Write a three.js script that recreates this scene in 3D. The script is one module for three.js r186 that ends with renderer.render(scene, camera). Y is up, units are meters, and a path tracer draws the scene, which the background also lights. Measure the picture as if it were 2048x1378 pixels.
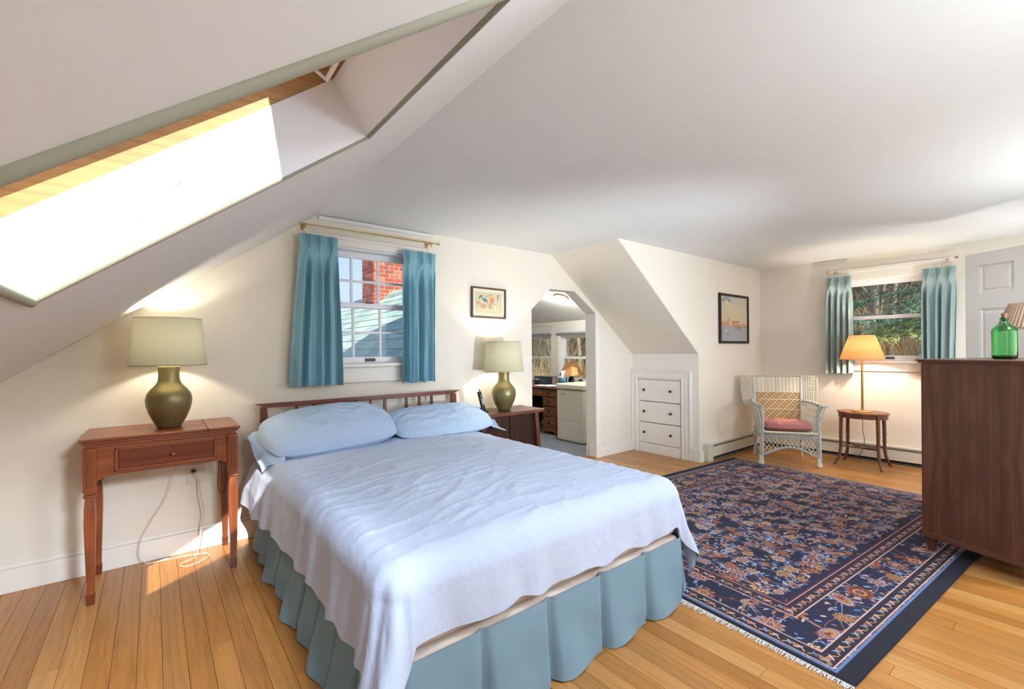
import * as THREE from 'three';
import { RoundedBoxGeometry } from 'three/addons/geometries/RoundedBoxGeometry.js';
import { mergeGeometries } from 'three/addons/utils/BufferGeometryUtils.js';
import { ImprovedNoise } from 'three/addons/math/ImprovedNoise.js';
import { RectAreaLightUniformsLib } from 'three/addons/lights/RectAreaLightUniformsLib.js';

// ---------------------------------------------------------------- camera, sky, sun, exposure
RectAreaLightUniformsLib.init();
const scene = new THREE.Scene();
const renderer = new THREE.WebGLRenderer({ antialias: true });
renderer.toneMapping = THREE.LinearToneMapping;
renderer.toneMappingExposure = 1.62;
renderer.shadowMap.enabled = true;

const EYE = 1.28, YAW = 38.2776 * Math.PI / 180, ROLL = 0.49 * Math.PI / 180;
const camera = new THREE.PerspectiveCamera(2 * Math.atan(689 / 908.18) * 180 / Math.PI, 2048 / 1378, 0.05, 400);
{
  const fw = new THREE.Vector3(Math.sin(YAW), 0, -Math.cos(YAW)), rt = new THREE.Vector3(Math.cos(YAW), 0, Math.sin(YAW)), up = new THREE.Vector3(0, 1, 0);
  const X = rt.clone().multiplyScalar(Math.cos(ROLL)).addScaledVector(up, -Math.sin(ROLL));
  const Y = up.clone().multiplyScalar(Math.cos(ROLL)).addScaledVector(rt, Math.sin(ROLL));
  camera.quaternion.setFromRotationMatrix(new THREE.Matrix4().makeBasis(X, Y, fw.clone().negate()));
  camera.position.set(0, EYE, 0);
  camera.setViewOffset(2048, 1378, 0, -11.34, 2048, 1378);
}
scene.add(camera);

const noise = new ImprovedNoise();
const fbm = (x, y, z = 0, n = 4) => { let a = 0, s = 0.5; for (let i = 0; i < n; i++) { a += s * noise.noise(x, y, z); x *= 2.03; y *= 2.03; z *= 1.7; s *= 0.5; } return a; };
function rng(seed) { let s = seed >>> 0; return () => { s = (s + 0x6D2B79F5) >>> 0; let t = s; t = Math.imul(t ^ (t >>> 15), t | 1); t ^= t + Math.imul(t ^ (t >>> 7), t | 61); return ((t ^ (t >>> 14)) >>> 0) / 4294967296; }; }
const lerp = (a, b, t) => a + (b - a) * t, clamp = (x, a = 0, b = 1) => Math.min(b, Math.max(a, x)), smooth = (a, b, x) => { const t = clamp((x - a) / (b - a)); return t * t * (3 - 2 * t); };

// sky: clear blue, paler to the horizon, thin high cloud
{
  const W = 512, Hh = 256, d = new Float32Array(W * Hh * 4);
  for (let j = 0; j < Hh; j++) for (let i = 0; i < W; i++) {
    const el = (j / (Hh - 1) - 0.5) * Math.PI, az = i / W * Math.PI * 2;
    const h = clamp(Math.sin(el)), k = Math.pow(1 - h, 3);
    let c = [lerp(0.30, 0.66, k), lerp(0.52, 0.80, k), lerp(0.95, 1.0, k)];
    const x = Math.cos(az) * Math.cos(el), z = Math.sin(az) * Math.cos(el);
    const cl = clamp(fbm(x * 2.2 + 5, z * 2.2, el * 3, 5) * 1.6 + 0.15) * smooth(0.0, 0.25, Math.sin(el));
    c = c.map((v) => lerp(v, 1.0, cl * 0.4));
    if (el < 0) c = [0.34, 0.31, 0.25];
    const o = (j * W + i) * 4; d[o] = c[0]; d[o + 1] = c[1]; d[o + 2] = c[2]; d[o + 3] = 1;
  }
  const sky = new THREE.DataTexture(d, W, Hh, THREE.RGBAFormat, THREE.FloatType);
  sky.mapping = THREE.EquirectangularReflectionMapping; sky.magFilter = THREE.LinearFilter; sky.needsUpdate = true;
  scene.background = sky; scene.backgroundIntensity = 0.72;
}

const SUN = new THREE.Vector3(0.145, -1, -1.26);
const sun = new THREE.DirectionalLight(new THREE.Color(1, 0.94, 0.84), 5.8);
sun.position.copy(SUN).multiplyScalar(-14).add(new THREE.Vector3(2, 0, -4)); sun.target.position.set(2, 0, -4);
sun.castShadow = true; Object.assign(sun.shadow.camera, { left: -16, right: 16, top: 16, bottom: -16, near: 0.5, far: 60 }); sun.shadow.mapSize.set(4096, 4096); sun.shadow.radius = 1;
scene.add(sun, sun.target);

// ---------------------------------------------------------------- helpers
const used = new Map();
const numbered = (n) => { const k = used.get(n) ?? 0; used.set(n, k + 1); return k ? `${n}_${String(k).padStart(3, '0')}` : n; };
const shad = (m) => { m.castShadow = m.receiveShadow = true; return m; };
function part(name, geo, mat, parent) { const g = Array.isArray(geo) ? join(geo) : geo; const m = shad(new THREE.Mesh(g, mat)); m.name = name; parent.add(m); return m; }
function thing(name, label, category, pos = [0, 0, 0], turn = 0, group) { const o = new THREE.Group(); o.name = numbered(name); o.position.set(...pos); o.rotation.y = turn; o.userData = { label, category }; if (group) o.userData.group = group; scene.add(o); return o; }
function single(name, geo, mat, label, category, group) { const m = part(numbered(name), geo, mat, scene); m.userData = { label, category }; if (group) m.userData.group = group; return m; }
function struct(name, geo, mat, label, category) { const m = part(name, geo, mat, scene); m.userData = { kind: 'structure', label, category }; return m; }
function structGroup(name, label, category, pos = [0, 0, 0], turn = 0) { const o = new THREE.Group(); o.name = name; o.position.set(...pos); o.rotation.y = turn; o.userData = { kind: 'structure', label, category }; scene.add(o); return o; }
function dup(root, pos, turn, label) { const r = root.clone(); r.name = numbered(root.name.replace(/_\d{3}$/, '')); r.userData = { ...root.userData }; if (label) r.userData.label = label; r.position.set(...pos); r.rotation.y = turn; scene.add(r); return r; }

function join(list) {
  const gs = list.map((g) => { const n = g.index ? g.toNonIndexed() : g.clone(); for (const k of Object.keys(n.attributes)) if (!['position', 'normal', 'uv'].includes(k)) n.deleteAttribute(k); if (!n.attributes.uv) n.setAttribute('uv', new THREE.BufferAttribute(new Float32Array(n.attributes.position.count * 2), 2)); return n; });
  return mergeGeometries(gs);
}
// uv in metres, v along the axis "along" (or the longest side)
function metric(g, along, ou = 0, ov = 0) {
  const n = g.index ? g.toNonIndexed() : g; n.computeBoundingBox();
  const s = n.boundingBox.getSize(new THREE.Vector3()).toArray(), p = n.attributes.position, q = n.attributes.normal, uv = new Float32Array(p.count * 2);
  const L = along ?? s.indexOf(Math.max(...s));
  for (let i = 0; i < p.count; i++) {
    const nn = [Math.abs(q.getX(i)), Math.abs(q.getY(i)), Math.abs(q.getZ(i))], a = nn.indexOf(Math.max(...nn)), P = [p.getX(i), p.getY(i), p.getZ(i)];
    const o = [0, 1, 2].filter((k) => k !== a); let v = o.includes(L) ? L : o[1], u = o.find((k) => k !== v);
    uv[2 * i] = P[u] + ou + (a === L ? 0 : a * 0.37); uv[2 * i + 1] = P[v] + ov;
  }
  n.setAttribute('uv', new THREE.BufferAttribute(uv, 2)); return n;
}
const bx = (w, h, d, x = 0, y = 0, z = 0, along) => metric(new THREE.BoxGeometry(w, h, d), along).translate(x, y, z);
const rb = (w, h, d, r, x = 0, y = 0, z = 0, along, seg = 2) => metric(new RoundedBoxGeometry(w, h, d, seg, Math.min(r, w / 2.01, h / 2.01, d / 2.01)), along).translate(x, y, z);
const span = (x0, x1, y0, y1, z0, z1, r = 0, along) => (r ? rb(x1 - x0, y1 - y0, z1 - z0, r, (x0 + x1) / 2, (y0 + y1) / 2, (z0 + z1) / 2, along) : bx(x1 - x0, y1 - y0, z1 - z0, (x0 + x1) / 2, (y0 + y1) / 2, (z0 + z1) / 2, along));
const lathe = (pts, seg = 40) => new THREE.LatheGeometry(pts.map(([r, y]) => new THREE.Vector2(r, y)), seg);
const V = (a) => new THREE.Vector3(...a);
const tube = (pts, r, seg = 24, sides = 6, closed = false) => new THREE.TubeGeometry(new THREE.CatmullRomCurve3(pts.map(V), closed, 'catmullrom', 0.5), seg, r, sides, closed);
function rod(a, b, r0, r1 = r0, sides = 10) { const A = V(a), B = V(b), g = new THREE.CylinderGeometry(r1, r0, A.distanceTo(B), sides, 1); g.applyQuaternion(new THREE.Quaternion().setFromUnitVectors(new THREE.Vector3(0, 1, 0), B.clone().sub(A).normalize())); const m = A.add(B).multiplyScalar(0.5); return g.translate(m.x, m.y, m.z); }
// square bar that tapers from a to b
function bar(a, b, w0, d0, w1 = w0, d1 = d0) {
  const A = V(a), B = V(b), g = new THREE.BoxGeometry(1, 1, 1), p = g.attributes.position;
  for (let i = 0; i < p.count; i++) { const t = p.getY(i) + 0.5, P = A.clone().lerp(B, t); p.setXYZ(i, P.x + p.getX(i) * lerp(w0, w1, t), P.y, P.z + p.getZ(i) * lerp(d0, d1, t)); }
  g.computeVertexNormals(); return metric(g, 1);
}
function extrude(shape, depth, bevel = 0) { return new THREE.ExtrudeGeometry(shape, { depth, bevelEnabled: bevel > 0, bevelSize: bevel, bevelThickness: bevel, bevelSegments: 2, curveSegments: 16 }); }
const poly = (pts) => new THREE.Shape(pts.map(([x, y]) => new THREE.Vector2(x, y)));
// surface from a function (u, v) -> [x, y, z], given thickness so that it is a real sheet
function sheet(f, nu, nv, th = 0, us = 1, vs = 1) {
  const P = [], at = (i, j) => i * (nv + 1) + j;
  for (let i = 0; i <= nu; i++) for (let j = 0; j <= nv; j++) P.push(V(f(i / nu, j / nv)));
  const N = P.map(() => new THREE.Vector3()), c = new THREE.Vector3();
  const idx = [];
  for (let i = 0; i < nu; i++) for (let j = 0; j < nv; j++) idx.push(at(i, j), at(i + 1, j), at(i + 1, j + 1), at(i, j), at(i + 1, j + 1), at(i, j + 1));
  for (let k = 0; k < idx.length; k += 3) { const [a, b, d] = [P[idx[k]], P[idx[k + 1]], P[idx[k + 2]]]; c.copy(b).sub(a).cross(d.clone().sub(a)); for (let m = 0; m < 3; m++) N[idx[k + m]].add(c); }
  N.forEach((n) => n.normalize());
  const pos = [], nor = [], uv = [], ix = [];
  const put = (side) => { const o = pos.length / 3; P.forEach((p, k) => { const n = N[k], s = side ? -th : 0; pos.push(p.x + n.x * s, p.y + n.y * s, p.z + n.z * s); nor.push(...(side ? [-n.x, -n.y, -n.z] : [n.x, n.y, n.z])); uv.push(Math.floor(k / (nv + 1)) / nu * us, (k % (nv + 1)) / nv * vs); }); return o; };
  put(0); for (const k of idx) ix.push(k);
  if (th) {
    const o = put(1); for (let k = 0; k < idx.length; k += 3) ix.push(o + idx[k], o + idx[k + 2], o + idx[k + 1]);
    const rim = (list) => { for (let k = 0; k + 1 < list.length; k++) { const a = list[k], b = list[k + 1]; ix.push(a, a + o, b, b, a + o, b + o); } };
    const e1 = [], e2 = [], e3 = [], e4 = []; for (let i = 0; i <= nu; i++) { e1.push(at(i, 0)); e2.unshift(at(i, nv)); } for (let j = 0; j <= nv; j++) { e3.unshift(at(0, j)); e4.push(at(nu, j)); }
    [e1, e2, e3, e4].forEach(rim);
  }
  const g = new THREE.BufferGeometry(); g.setAttribute('position', new THREE.Float32BufferAttribute(pos, 3)); g.setAttribute('normal', new THREE.Float32BufferAttribute(nor, 3)); g.setAttribute('uv', new THREE.Float32BufferAttribute(uv, 2)); g.setIndex(ix); return g;
}
// many thin tapered sticks in one geometry
class Sticks {
  constructor() { this.p = []; this.n = []; this.i = []; }
  add(a, b, r0, r1, sides = 4) {
    const d = new THREE.Vector3().subVectors(b, a).normalize(), u = Math.abs(d.y) < 0.9 ? new THREE.Vector3(0, 1, 0) : new THREE.Vector3(1, 0, 0), s = new THREE.Vector3().crossVectors(d, u).normalize(), t = new THREE.Vector3().crossVectors(d, s), o = this.p.length / 3;
    for (let k = 0; k < sides; k++) { const c = Math.cos(k / sides * 6.2832), q = Math.sin(k / sides * 6.2832), nx = s.x * c + t.x * q, ny = s.y * c + t.y * q, nz = s.z * c + t.z * q; this.p.push(a.x + nx * r0, a.y + ny * r0, a.z + nz * r0, b.x + nx * r1, b.y + ny * r1, b.z + nz * r1); this.n.push(nx, ny, nz, nx, ny, nz); }
    for (let k = 0; k < sides; k++) { const e = o + 2 * k, f = o + 2 * ((k + 1) % sides); this.i.push(e, f, e + 1, f, f + 1, e + 1); }
  }
  build() { const g = new THREE.BufferGeometry(); g.setAttribute('position', new THREE.Float32BufferAttribute(this.p, 3)); g.setAttribute('normal', new THREE.Float32BufferAttribute(this.n, 3)); g.setAttribute('uv', new THREE.Float32BufferAttribute(new Float32Array(this.p.length / 3 * 2), 2)); g.setIndex(this.i); return g; }
}

// ---------------------------------------------------------------- textures and materials
function tex(W, Hh, f, srgb = true, rep = 1, wrap = THREE.MirroredRepeatWrapping) {
  const d = new Uint8Array(W * Hh * 4);
  for (let j = 0; j < Hh; j++) for (let i = 0; i < W; i++) { const c = f(i / W, j / Hh), o = (j * W + i) * 4; for (let k = 0; k < 3; k++) d[o + k] = clamp(c[k] ?? c[0]) * 255; d[o + 3] = 255; }
  const t = new THREE.DataTexture(d, W, Hh); t.magFilter = THREE.LinearFilter; t.minFilter = THREE.LinearMipmapLinearFilter; t.wrapS = t.wrapT = wrap; t.repeat.set(Array.isArray(rep) ? rep[0] : rep, Array.isArray(rep) ? rep[1] : rep); if (srgb) t.colorSpace = THREE.SRGBColorSpace; t.needsUpdate = true; return t;
}
function canvasTex(W, Hh, draw) { const c = document.createElement('canvas'); c.width = W; c.height = Hh; draw(c.getContext('2d'), W, Hh); const t = new THREE.CanvasTexture(c); t.colorSpace = THREE.SRGBColorSpace; t.magFilter = THREE.LinearFilter; return t; }
const std = (color, roughness = 0.6, o = {}) => new THREE.MeshStandardMaterial({ color, roughness, ...o });
const phy = (color, roughness = 0.6, o = {}) => new THREE.MeshPhysicalMaterial({ color, roughness, ...o });
// grain: u across, v along, one tile is 0.5 m by 1.25 m
const oakTex = tex(512, 1024, (u, v) => { const w = fbm(u * 3, v * 1.2, 1, 3) * 0.9, r = Math.sin((u * 40 + w * 10) * 2) * 0.5 + 0.5, p = clamp(fbm(u * 150, v * 5, 3, 3) * 1.3), m = 0.93 + 0.07 * fbm(u * 7, v * 2, 7, 3) - 0.06 * Math.pow(r, 3) - 0.26 * p; return [m, m * 0.985, m * 0.96]; }, true, [2, 0.8]);
const walnutTex = tex(512, 1024, (u, v) => { const w = fbm(u * 2.2, v * 0.8, 11, 4), r = Math.sin((u * 9 + w * 7) * 3) * 0.5 + 0.5, p = fbm(u * 90, v * 3, 13, 3), m = 0.8 + 0.2 * w - 0.13 * r + 0.22 * p; return [m, m * 0.97, m * 0.93]; }, true, [2, 0.8]);
const weaveTex = tex(256, 256, (u, v) => { const a = Math.sin(u * 6.2832 * 64), b = Math.sin(v * 6.2832 * 64), n = fbm(u * 60, v * 6, 2, 2) + fbm(u * 6, v * 60, 4, 2), m = 0.9 + 0.05 * a * b + 0.16 * n; return [m, m, m * 0.98]; }, true, [6, 6], THREE.RepeatWrapping);
const clothBump = tex(512, 512, (u, v) => { const m = 0.5 + 0.5 * fbm(u * 10, v * 10, 5, 4) + 0.05 * Math.sin(u * 800) * Math.sin(v * 800); return [m]; }, false, 2);
const plasterBump = tex(512, 512, (u, v) => [0.5 + 0.5 * fbm(u * 16, v * 16, 9, 5)], false, 1);
const plaster = (c, r = 0.85) => std(c, r, { bumpMap: plasterBump, bumpScale: 0.0012 });
const M = {
  wall: plaster('#e7decf'), ceil: plaster('#e6e8e5'), slope: plaster('#e0ddd9', 0.8), shaft: plaster('#eceae8', 0.75),
  trim: std('#ece6dc', 0.45), casing: std('#ebe5da', 0.45), sash: std('#eeecec', 0.4), door: std('#e9e5dc', 0.45), cabinet: std('#ece6de', 0.5),
  bead: std('#918f7b', 0.65), pine: std('#dcb07a', 0.5, { map: oakTex }), glass: phy('#ffffff', 0, { transmission: 1, thickness: 0, ior: 1.45 }),
  mahogany: std('#b96639', 0.32, { map: walnutTex }), mahoganyTop: std('#b96639', 0.28, { map: walnutTex }), mahoganyDark: std('#8f4526', 0.3, { map: walnutTex }), walnut: std('#85553b', 0.38, { map: walnutTex }), dresser: std('#8a5d49', 0.33, { map: walnutTex }), darkWood: std('#4d2c1d', 0.35, { map: walnutTex }), maple: std('#b0703f', 0.4, { map: walnutTex }),
  brass: std('#b99552', 0.3, { metalness: 0.9 }), bronze: std('#857a52', 0.4, { metalness: 0.6 }), black: std('#141210', 0.4), ebony: std('#1c130d', 0.4, { map: walnutTex }), white: std('#f0eee8', 0.5), chrome: std('#b9b9b9', 0.3, { metalness: 0.9 }),
  heater: std('#d9d3c2', 0.45), slot: std('#1d1b18', 0.8), heaterBase: std('#5b6470', 0.7), cord: std('#d8cdb8', 0.6), brownCord: std('#6d4b32', 0.6),
  duvet: std('#c5d2ea', 0.9, { bumpMap: clothBump, bumpScale: 0.005 }), sheetBlue: std('#b9cfea', 0.85, { bumpMap: clothBump, bumpScale: 0.003 }), skirt: std('#7f9eb0', 0.85, { side: THREE.DoubleSide }), mattress: std('#e2d3c8', 0.9),
  curtain: std('#82b1be', 0.6, { side: THREE.DoubleSide }), curtainGrey: std('#9cb3b0', 0.6, { side: THREE.DoubleSide }),
};

// ---------------------------------------------------------------- the room
const ZB = -3.606, HC = 2.315, XS1 = 0.972, XS2 = 3.402, XK = 4.804, YK = 1.218, ZK = -2.705, XF = 6.368, ZN = 0.7, XJ = 4.42, ZJ = 0.12;
const CO = Math.cos(Math.atan(0.735)), SI = Math.sin(Math.atan(0.735));
const SL = (s, z, w) => new THREE.Vector3(XS1 - CO * s - SI * w, HC - SI * s + CO * w, z);
function slopeMap(g) { const n = g.index ? g.toNonIndexed() : g, p = n.attributes.position; for (let i = 0; i < p.count; i++) { const v = SL(p.getX(i), p.getY(i), p.getZ(i)); p.setXYZ(i, v.x, v.y, v.z); } n.computeVertexNormals(); return n; }
function holed(outer, holes, depth) { const s = poly(outer); for (const h of holes) s.holes.push(new THREE.Path(h.map(([x, y]) => new THREE.Vector2(x, y)))); return new THREE.ExtrudeGeometry(s, { depth, bevelEnabled: false }); }
const grow = (q, d) => { const c = [0, 1].map((k) => q.reduce((a, p) => a + p[k], 0) / q.length); return q.map((p) => p.map((v, k) => v + Math.sign(v - c[k]) * d)); };
const SKY_HOLE = [[0.453, -1.585], [1.52, -1.724], [1.52, -0.805], [0.446, -0.742]];

// floor: strip-oak boards, each its own piece, over a subfloor
{
  const fl = structGroup('floor', 'honey-coloured strip oak floor with darker board joints', 'floor');
  part('subfloor', bx(8.4, 0.1, 4.7, 2.65, -0.072, -1.42), std('#3a2412', 0.9), fl);
  const r = rng(11), W = 0.0825, tones = ['#cf9149', '#c68841', '#d69b55', '#be803a', '#cb8c44', '#daa35e', '#c38945'].map((c) => phy(c, 0.38, { map: oakTex, clearcoat: 0.25, clearcoatRoughness: 0.25 }));
  const far = [];
  for (let x = -1.3, k = 0; x < XF; x += W, k++) {
    let z = ZB + 0.004 - r() * 1.1; const end = 0.15;
    while (z < end) {
      const L = 1.3 + r() * 1.5, z0 = Math.max(z, x > XK ? ZK + 0.004 : ZB + 0.004), z1 = Math.min(z + L, end); z += L;
      if (z1 - z0 < 0.02) continue;
      const g = metric(new THREE.BoxGeometry(W - 0.0016, 0.02, z1 - z0 - 0.0016), 2, r() * 7, r() * 9); g.translate(x + W / 2, -0.01, (z0 + z1) / 2);
      if (part('board', g, tones[Math.floor(r() * tones.length)], fl)) continue;
    }
    const g = metric(new THREE.BoxGeometry(W - 0.0016, 0.02, 0.55 - 0.002), 2, r() * 7, r() * 9); far.push(g.translate(x + W / 2, -0.01, 0.426));
  }
  const back = part('board_ends', join(far), tones[0], fl); back.userData.kind = 'stuff';
}

// gable wall with the window and the opening to the next room
struct('wall_back', metric(holed([[-1.42, -0.1], [4.95, -0.1], [4.95, 1.3], [2.19, 3.62], [-1.42, 0.9]], [
  [[0.985, 1.185], [1.77, 1.185], [1.77, 2.1], [0.985, 2.1]], [[3.11, 0], [4.11, 0], [4.11, 1.706], [3.757, 1.94], [3.378, 1.94], [3.11, 1.704]]], 0.15)).translate(0, 0, ZB - 0.15), M.wall, 'cream gable wall behind the bed', 'wall');
struct('ceiling_left', slopeMap(holed([[0, ZB], [2.9, ZB], [2.9, ZN], [0, ZN]], [SKY_HOLE], 0.2)), M.slope, 'pale sloping ceiling around the skylight well', 'ceiling');
struct('ceiling', metric(extrude(poly([[0.93, -ZN], [6.5, -ZN], [6.5, -ZK], [3.46, -ZK], [3.46, -ZB + 0.05], [0.93, -ZB + 0.05]]), 0.09)).rotateX(-Math.PI / 2).translate(0, HC, 0), M.ceil, 'flat off-white ceiling', 'ceiling');
struct('ceiling_right', metric(extrude(poly([[XS2, HC], [XK + 0.1, HC - 0.7825 * (XK + 0.1 - XS2)], [XK + 0.1, HC - 0.7825 * (XK - XS2) + 0.1], [XS2, HC + 0.12]]), ZK - ZB - 0.003)).translate(0, 0, ZB), M.wall, 'cream sloping ceiling above the built-in drawers', 'ceiling');
struct('wall_cheek', metric(extrude(poly([[XS2, HC + 0.012], [6.48, HC + 0.012], [6.48, -0.1], [XK + 0.004, -0.1], [XK + 0.004, YK + 0.006]]), 0.1)).translate(0, 0, ZK - 0.1), M.wall, 'cream dormer side wall with the harbour picture', 'wall');
const onX = (g, x) => g.rotateY(Math.PI / 2).translate(x, 0, 0);   // shape x = -z
struct('wall_knee', onX(metric(holed([[-ZK + 0.003, -0.1], [-ZB + 0.02, -0.1], [-ZB + 0.02, YK], [-ZK + 0.003, YK]], [[[2.905, 0.0], [3.535, 0.0], [3.535, 0.93], [2.905, 0.93]]], 0.08)), XK), M.cabinet, 'short white-painted knee wall holding the drawers', 'wall');
struct('wall_far', onX(metric(holed([[-ZJ - 0.1, -0.1], [-ZK + 0.1, -0.1], [-ZK + 0.1, HC], [-ZJ - 0.1, HC]], [[[0.94, 1.13], [1.82, 1.13], [1.82, 2.05], [0.94, 2.05]]], 0.12)), XF), M.wall, 'cream dormer end wall around the window', 'wall');
struct('wall_near', [span(-1.5, XJ, -0.1, HC + 0.05, ZN, ZN + 0.1), span(XJ, XJ + 0.08, -0.1, HC, ZJ, ZN + 0.1), span(XJ, 6.5, -0.1, HC, ZJ, ZJ + 0.1)], M.wall, 'cream wall opposite the gable', 'wall');
struct('wall_left', span(-1.5, -1.37, -0.1, 0.75, ZB, ZN), M.wall, 'low cream wall under the sloping ceiling', 'wall');
// roof over the room
struct('roof_left', slopeMap(holed([[-1.5, ZB - 0.2], [3.25, ZB - 0.2], [3.25, ZN + 0.3], [-1.5, ZN + 0.3]], [grow(SKY_HOLE, 0.045)], 0.12).translate(0, 0, 0.215)), std('#9bb0a4', 0.9), 'slate roof of the house around the skylight', 'roof');
struct('roof_right', metric(extrude(poly([[2.13, 3.5], [5.3, 1.12], [5.3, 1.28], [2.13, 3.66]]), ZK - 0.1 - ZB + 0.2)).translate(0, 0, ZB - 0.2), std('#9bb0a4', 0.9), 'slate roof on the dormer side of the house', 'roof');

// baseboards
const bb = (name, x0, x1, z0, z1, label) => struct(name, [span(x0, x1, 0, 0.125, z0, z1, 0.003), ...(x1 - x0 > z1 - z0 ? [span(x0, x1, 0.125, 0.147, z0, z1 - 0.008, 0.006)] : [span(x0 + 0.008, x1, 0.125, 0.147, z0, z1, 0.006)])], M.trim, label, 'baseboard');
bb('baseboard_back', -1.37, 3.04, ZB, ZB + 0.02, 'white moulded baseboard running behind the bed');
bb('baseboard_opening', 4.18, XK, ZB, ZB + 0.02, 'short white baseboard between the opening and the drawers');
struct('baseboard_knee', [span(XK - 0.02, XK + 0.005, 0, 0.125, -2.785, ZK + 0.02, 0.003), span(XK - 0.013, XK + 0.005, 0.125, 0.147, -2.785, ZK + 0.013, 0.005), span(XK, XK + 0.07, 0, 0.125, ZK, ZK + 0.02, 0.003)], M.trim, 'white baseboard wrapping the drawer corner', 'baseboard');
// thin white strip where wall meets ceiling above the curtains
struct('trim_1', span(0.985, 1.93, HC - 0.032, HC - 0.004, ZB, ZB + 0.022, 0.004), M.ceil, 'white strip along the ceiling above the blue curtains', 'trim');
// casing on the jamb of the opening
struct('trim_2', [span(4.095, 4.112, 0, 1.70, ZB - 0.15, ZB + 0.012, 0.003), span(4.11, 4.17, 0, 1.68, ZB, ZB + 0.012, 0.004), span(4.085, 4.18, 0, 0.14, ZB - 0.1, ZB + 0.024, 0.004)], M.trim, 'painted jamb board of the opening', 'trim');

// ---------------------------------------------------------------- skylight
{
  const g0 = structGroup('window_5', 'pine-framed roof skylight deep in a white-painted well', 'skylight');
  const hexa = (P) => { const f = [[0, 1, 2, 3], [7, 6, 5, 4], [0, 4, 5, 1], [1, 5, 6, 2], [2, 6, 7, 3], [3, 7, 4, 0]], pos = []; for (const [a, b, c, d] of f) for (const k of [a, b, c, a, c, d]) pos.push(P[k].x, P[k].y, P[k].z); const g = new THREE.BufferGeometry(); g.setAttribute('position', new THREE.Float32BufferAttribute(pos, 3)); g.computeVertexNormals(); g.setAttribute('uv', new THREE.Float32BufferAttribute(new Float32Array(pos.length / 3 * 2), 2)); return metric(g); };
  const board = (A, B, a, b, w0, w1) => hexa([SL(...A, w0), SL(...B, w0), SL(...b, w0), SL(...a, w0), SL(...A, w1), SL(...B, w1), SL(...b, w1), SL(...a, w1)]);
  const ring = (outer, inner, w0, w1, name, mat, parent = g0) => outer.map((A, k) => { const m = (k + 1) % 4; return part(name, board(A, outer[m], inner[k], inner[m], w0, w1), mat, parent); });
  // painted sides of the well; the side that the sun strikes has hairline cracks in the plaster
  const stain = canvasTex(1024, 256, (c, W, Hh) => {
    c.fillStyle = '#eceae8'; c.fillRect(0, 0, W, Hh);
    const r = rng(5);
    c.strokeStyle = 'rgba(112,106,98,0.95)'; c.lineWidth = 1.6;
    for (const [x, y, n, dx, dy] of [[300, 150, 16, 14, -7], [265, 195, 20, 15, -7], [400, 130, 9, 14, -8], [390, 95, 8, 13, -6]]) { c.beginPath(); c.moveTo(x, y); let X = x, Y = y; for (let k = 0; k < n; k++) { X += dx * (0.5 + r()); Y += dy * (r() * 1.1 - 0.05); c.lineTo(X, Y); } c.stroke(); }
  });
  const inner = grow(SKY_HOLE, -0.006);
  const liner = ring(grow(SKY_HOLE, 0.0), inner, 0.001, 0.2, 'well_side', M.shaft);
  const sm = std('#ffffff', 0.75, { map: stain }); liner[0].material = sm;
  { const p = liner[0].geometry.attributes.position, uv = liner[0].geometry.attributes.uv; for (let i = 0; i < p.count; i++) { const dx = p.getX(i) - XS1, dy = p.getY(i) - HC, s = -(dx * CO + dy * SI), w = -dx * SI + dy * CO; uv.setXY(i, 1 - (s - 0.453) / 1.067, w / 0.2); } }
  ring(grow(SKY_HOLE, 0.035), grow(SKY_HOLE, 0.004), 0.2, 0.36, 'pine_frame', M.pine);
  // opening sash: stiles, wide top rail, glass
  const q = grow(SKY_HOLE, 0.002), sash = [[q[0][0] + 0.16, q[0][1] + 0.085], [q[1][0] - 0.05, q[1][1] + 0.085], [q[2][0] - 0.05, q[2][1] - 0.014], [q[3][0] + 0.16, q[3][1] - 0.014]];
  ring(q, sash, 0.305, 0.35, 'sash_rail', M.pine);
  part('pane', board(sash[0], sash[1], sash[3], sash[2], 0.33, 0.333), M.glass, g0);
  // white stay of the ventilation flap
  const a = SL(0.49, -1.565, 0.2).toArray(), b = SL(0.478, -1.34, 0.215).toArray(), c = SL(0.55, -1.52, 0.26).toArray();
  part('stay', [rod(a, b, 0.008), rod(a, c, 0.006)], M.white, g0);
  part('vent_flap', board([0.49, -1.45], [0.6, -1.45], [0.49, -0.9], [0.6, -0.9], 0.285, 0.304), M.pine, g0);
  // worn olive edge bead around the room-side edge of the well
  const e = SKY_HOLE.map(([s, z]) => SL(s, z, 0).toArray());
  const bead = (A, B, r) => part('edge_bead', rod(A, B, r, r, 12), M.bead, g0);
  bead(e[0], e[1], 0.007); bead(e[1], e[2], 0.012); bead(e[2], e[3], 0.015); bead(e[3], e[0], 0.008);
}

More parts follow.
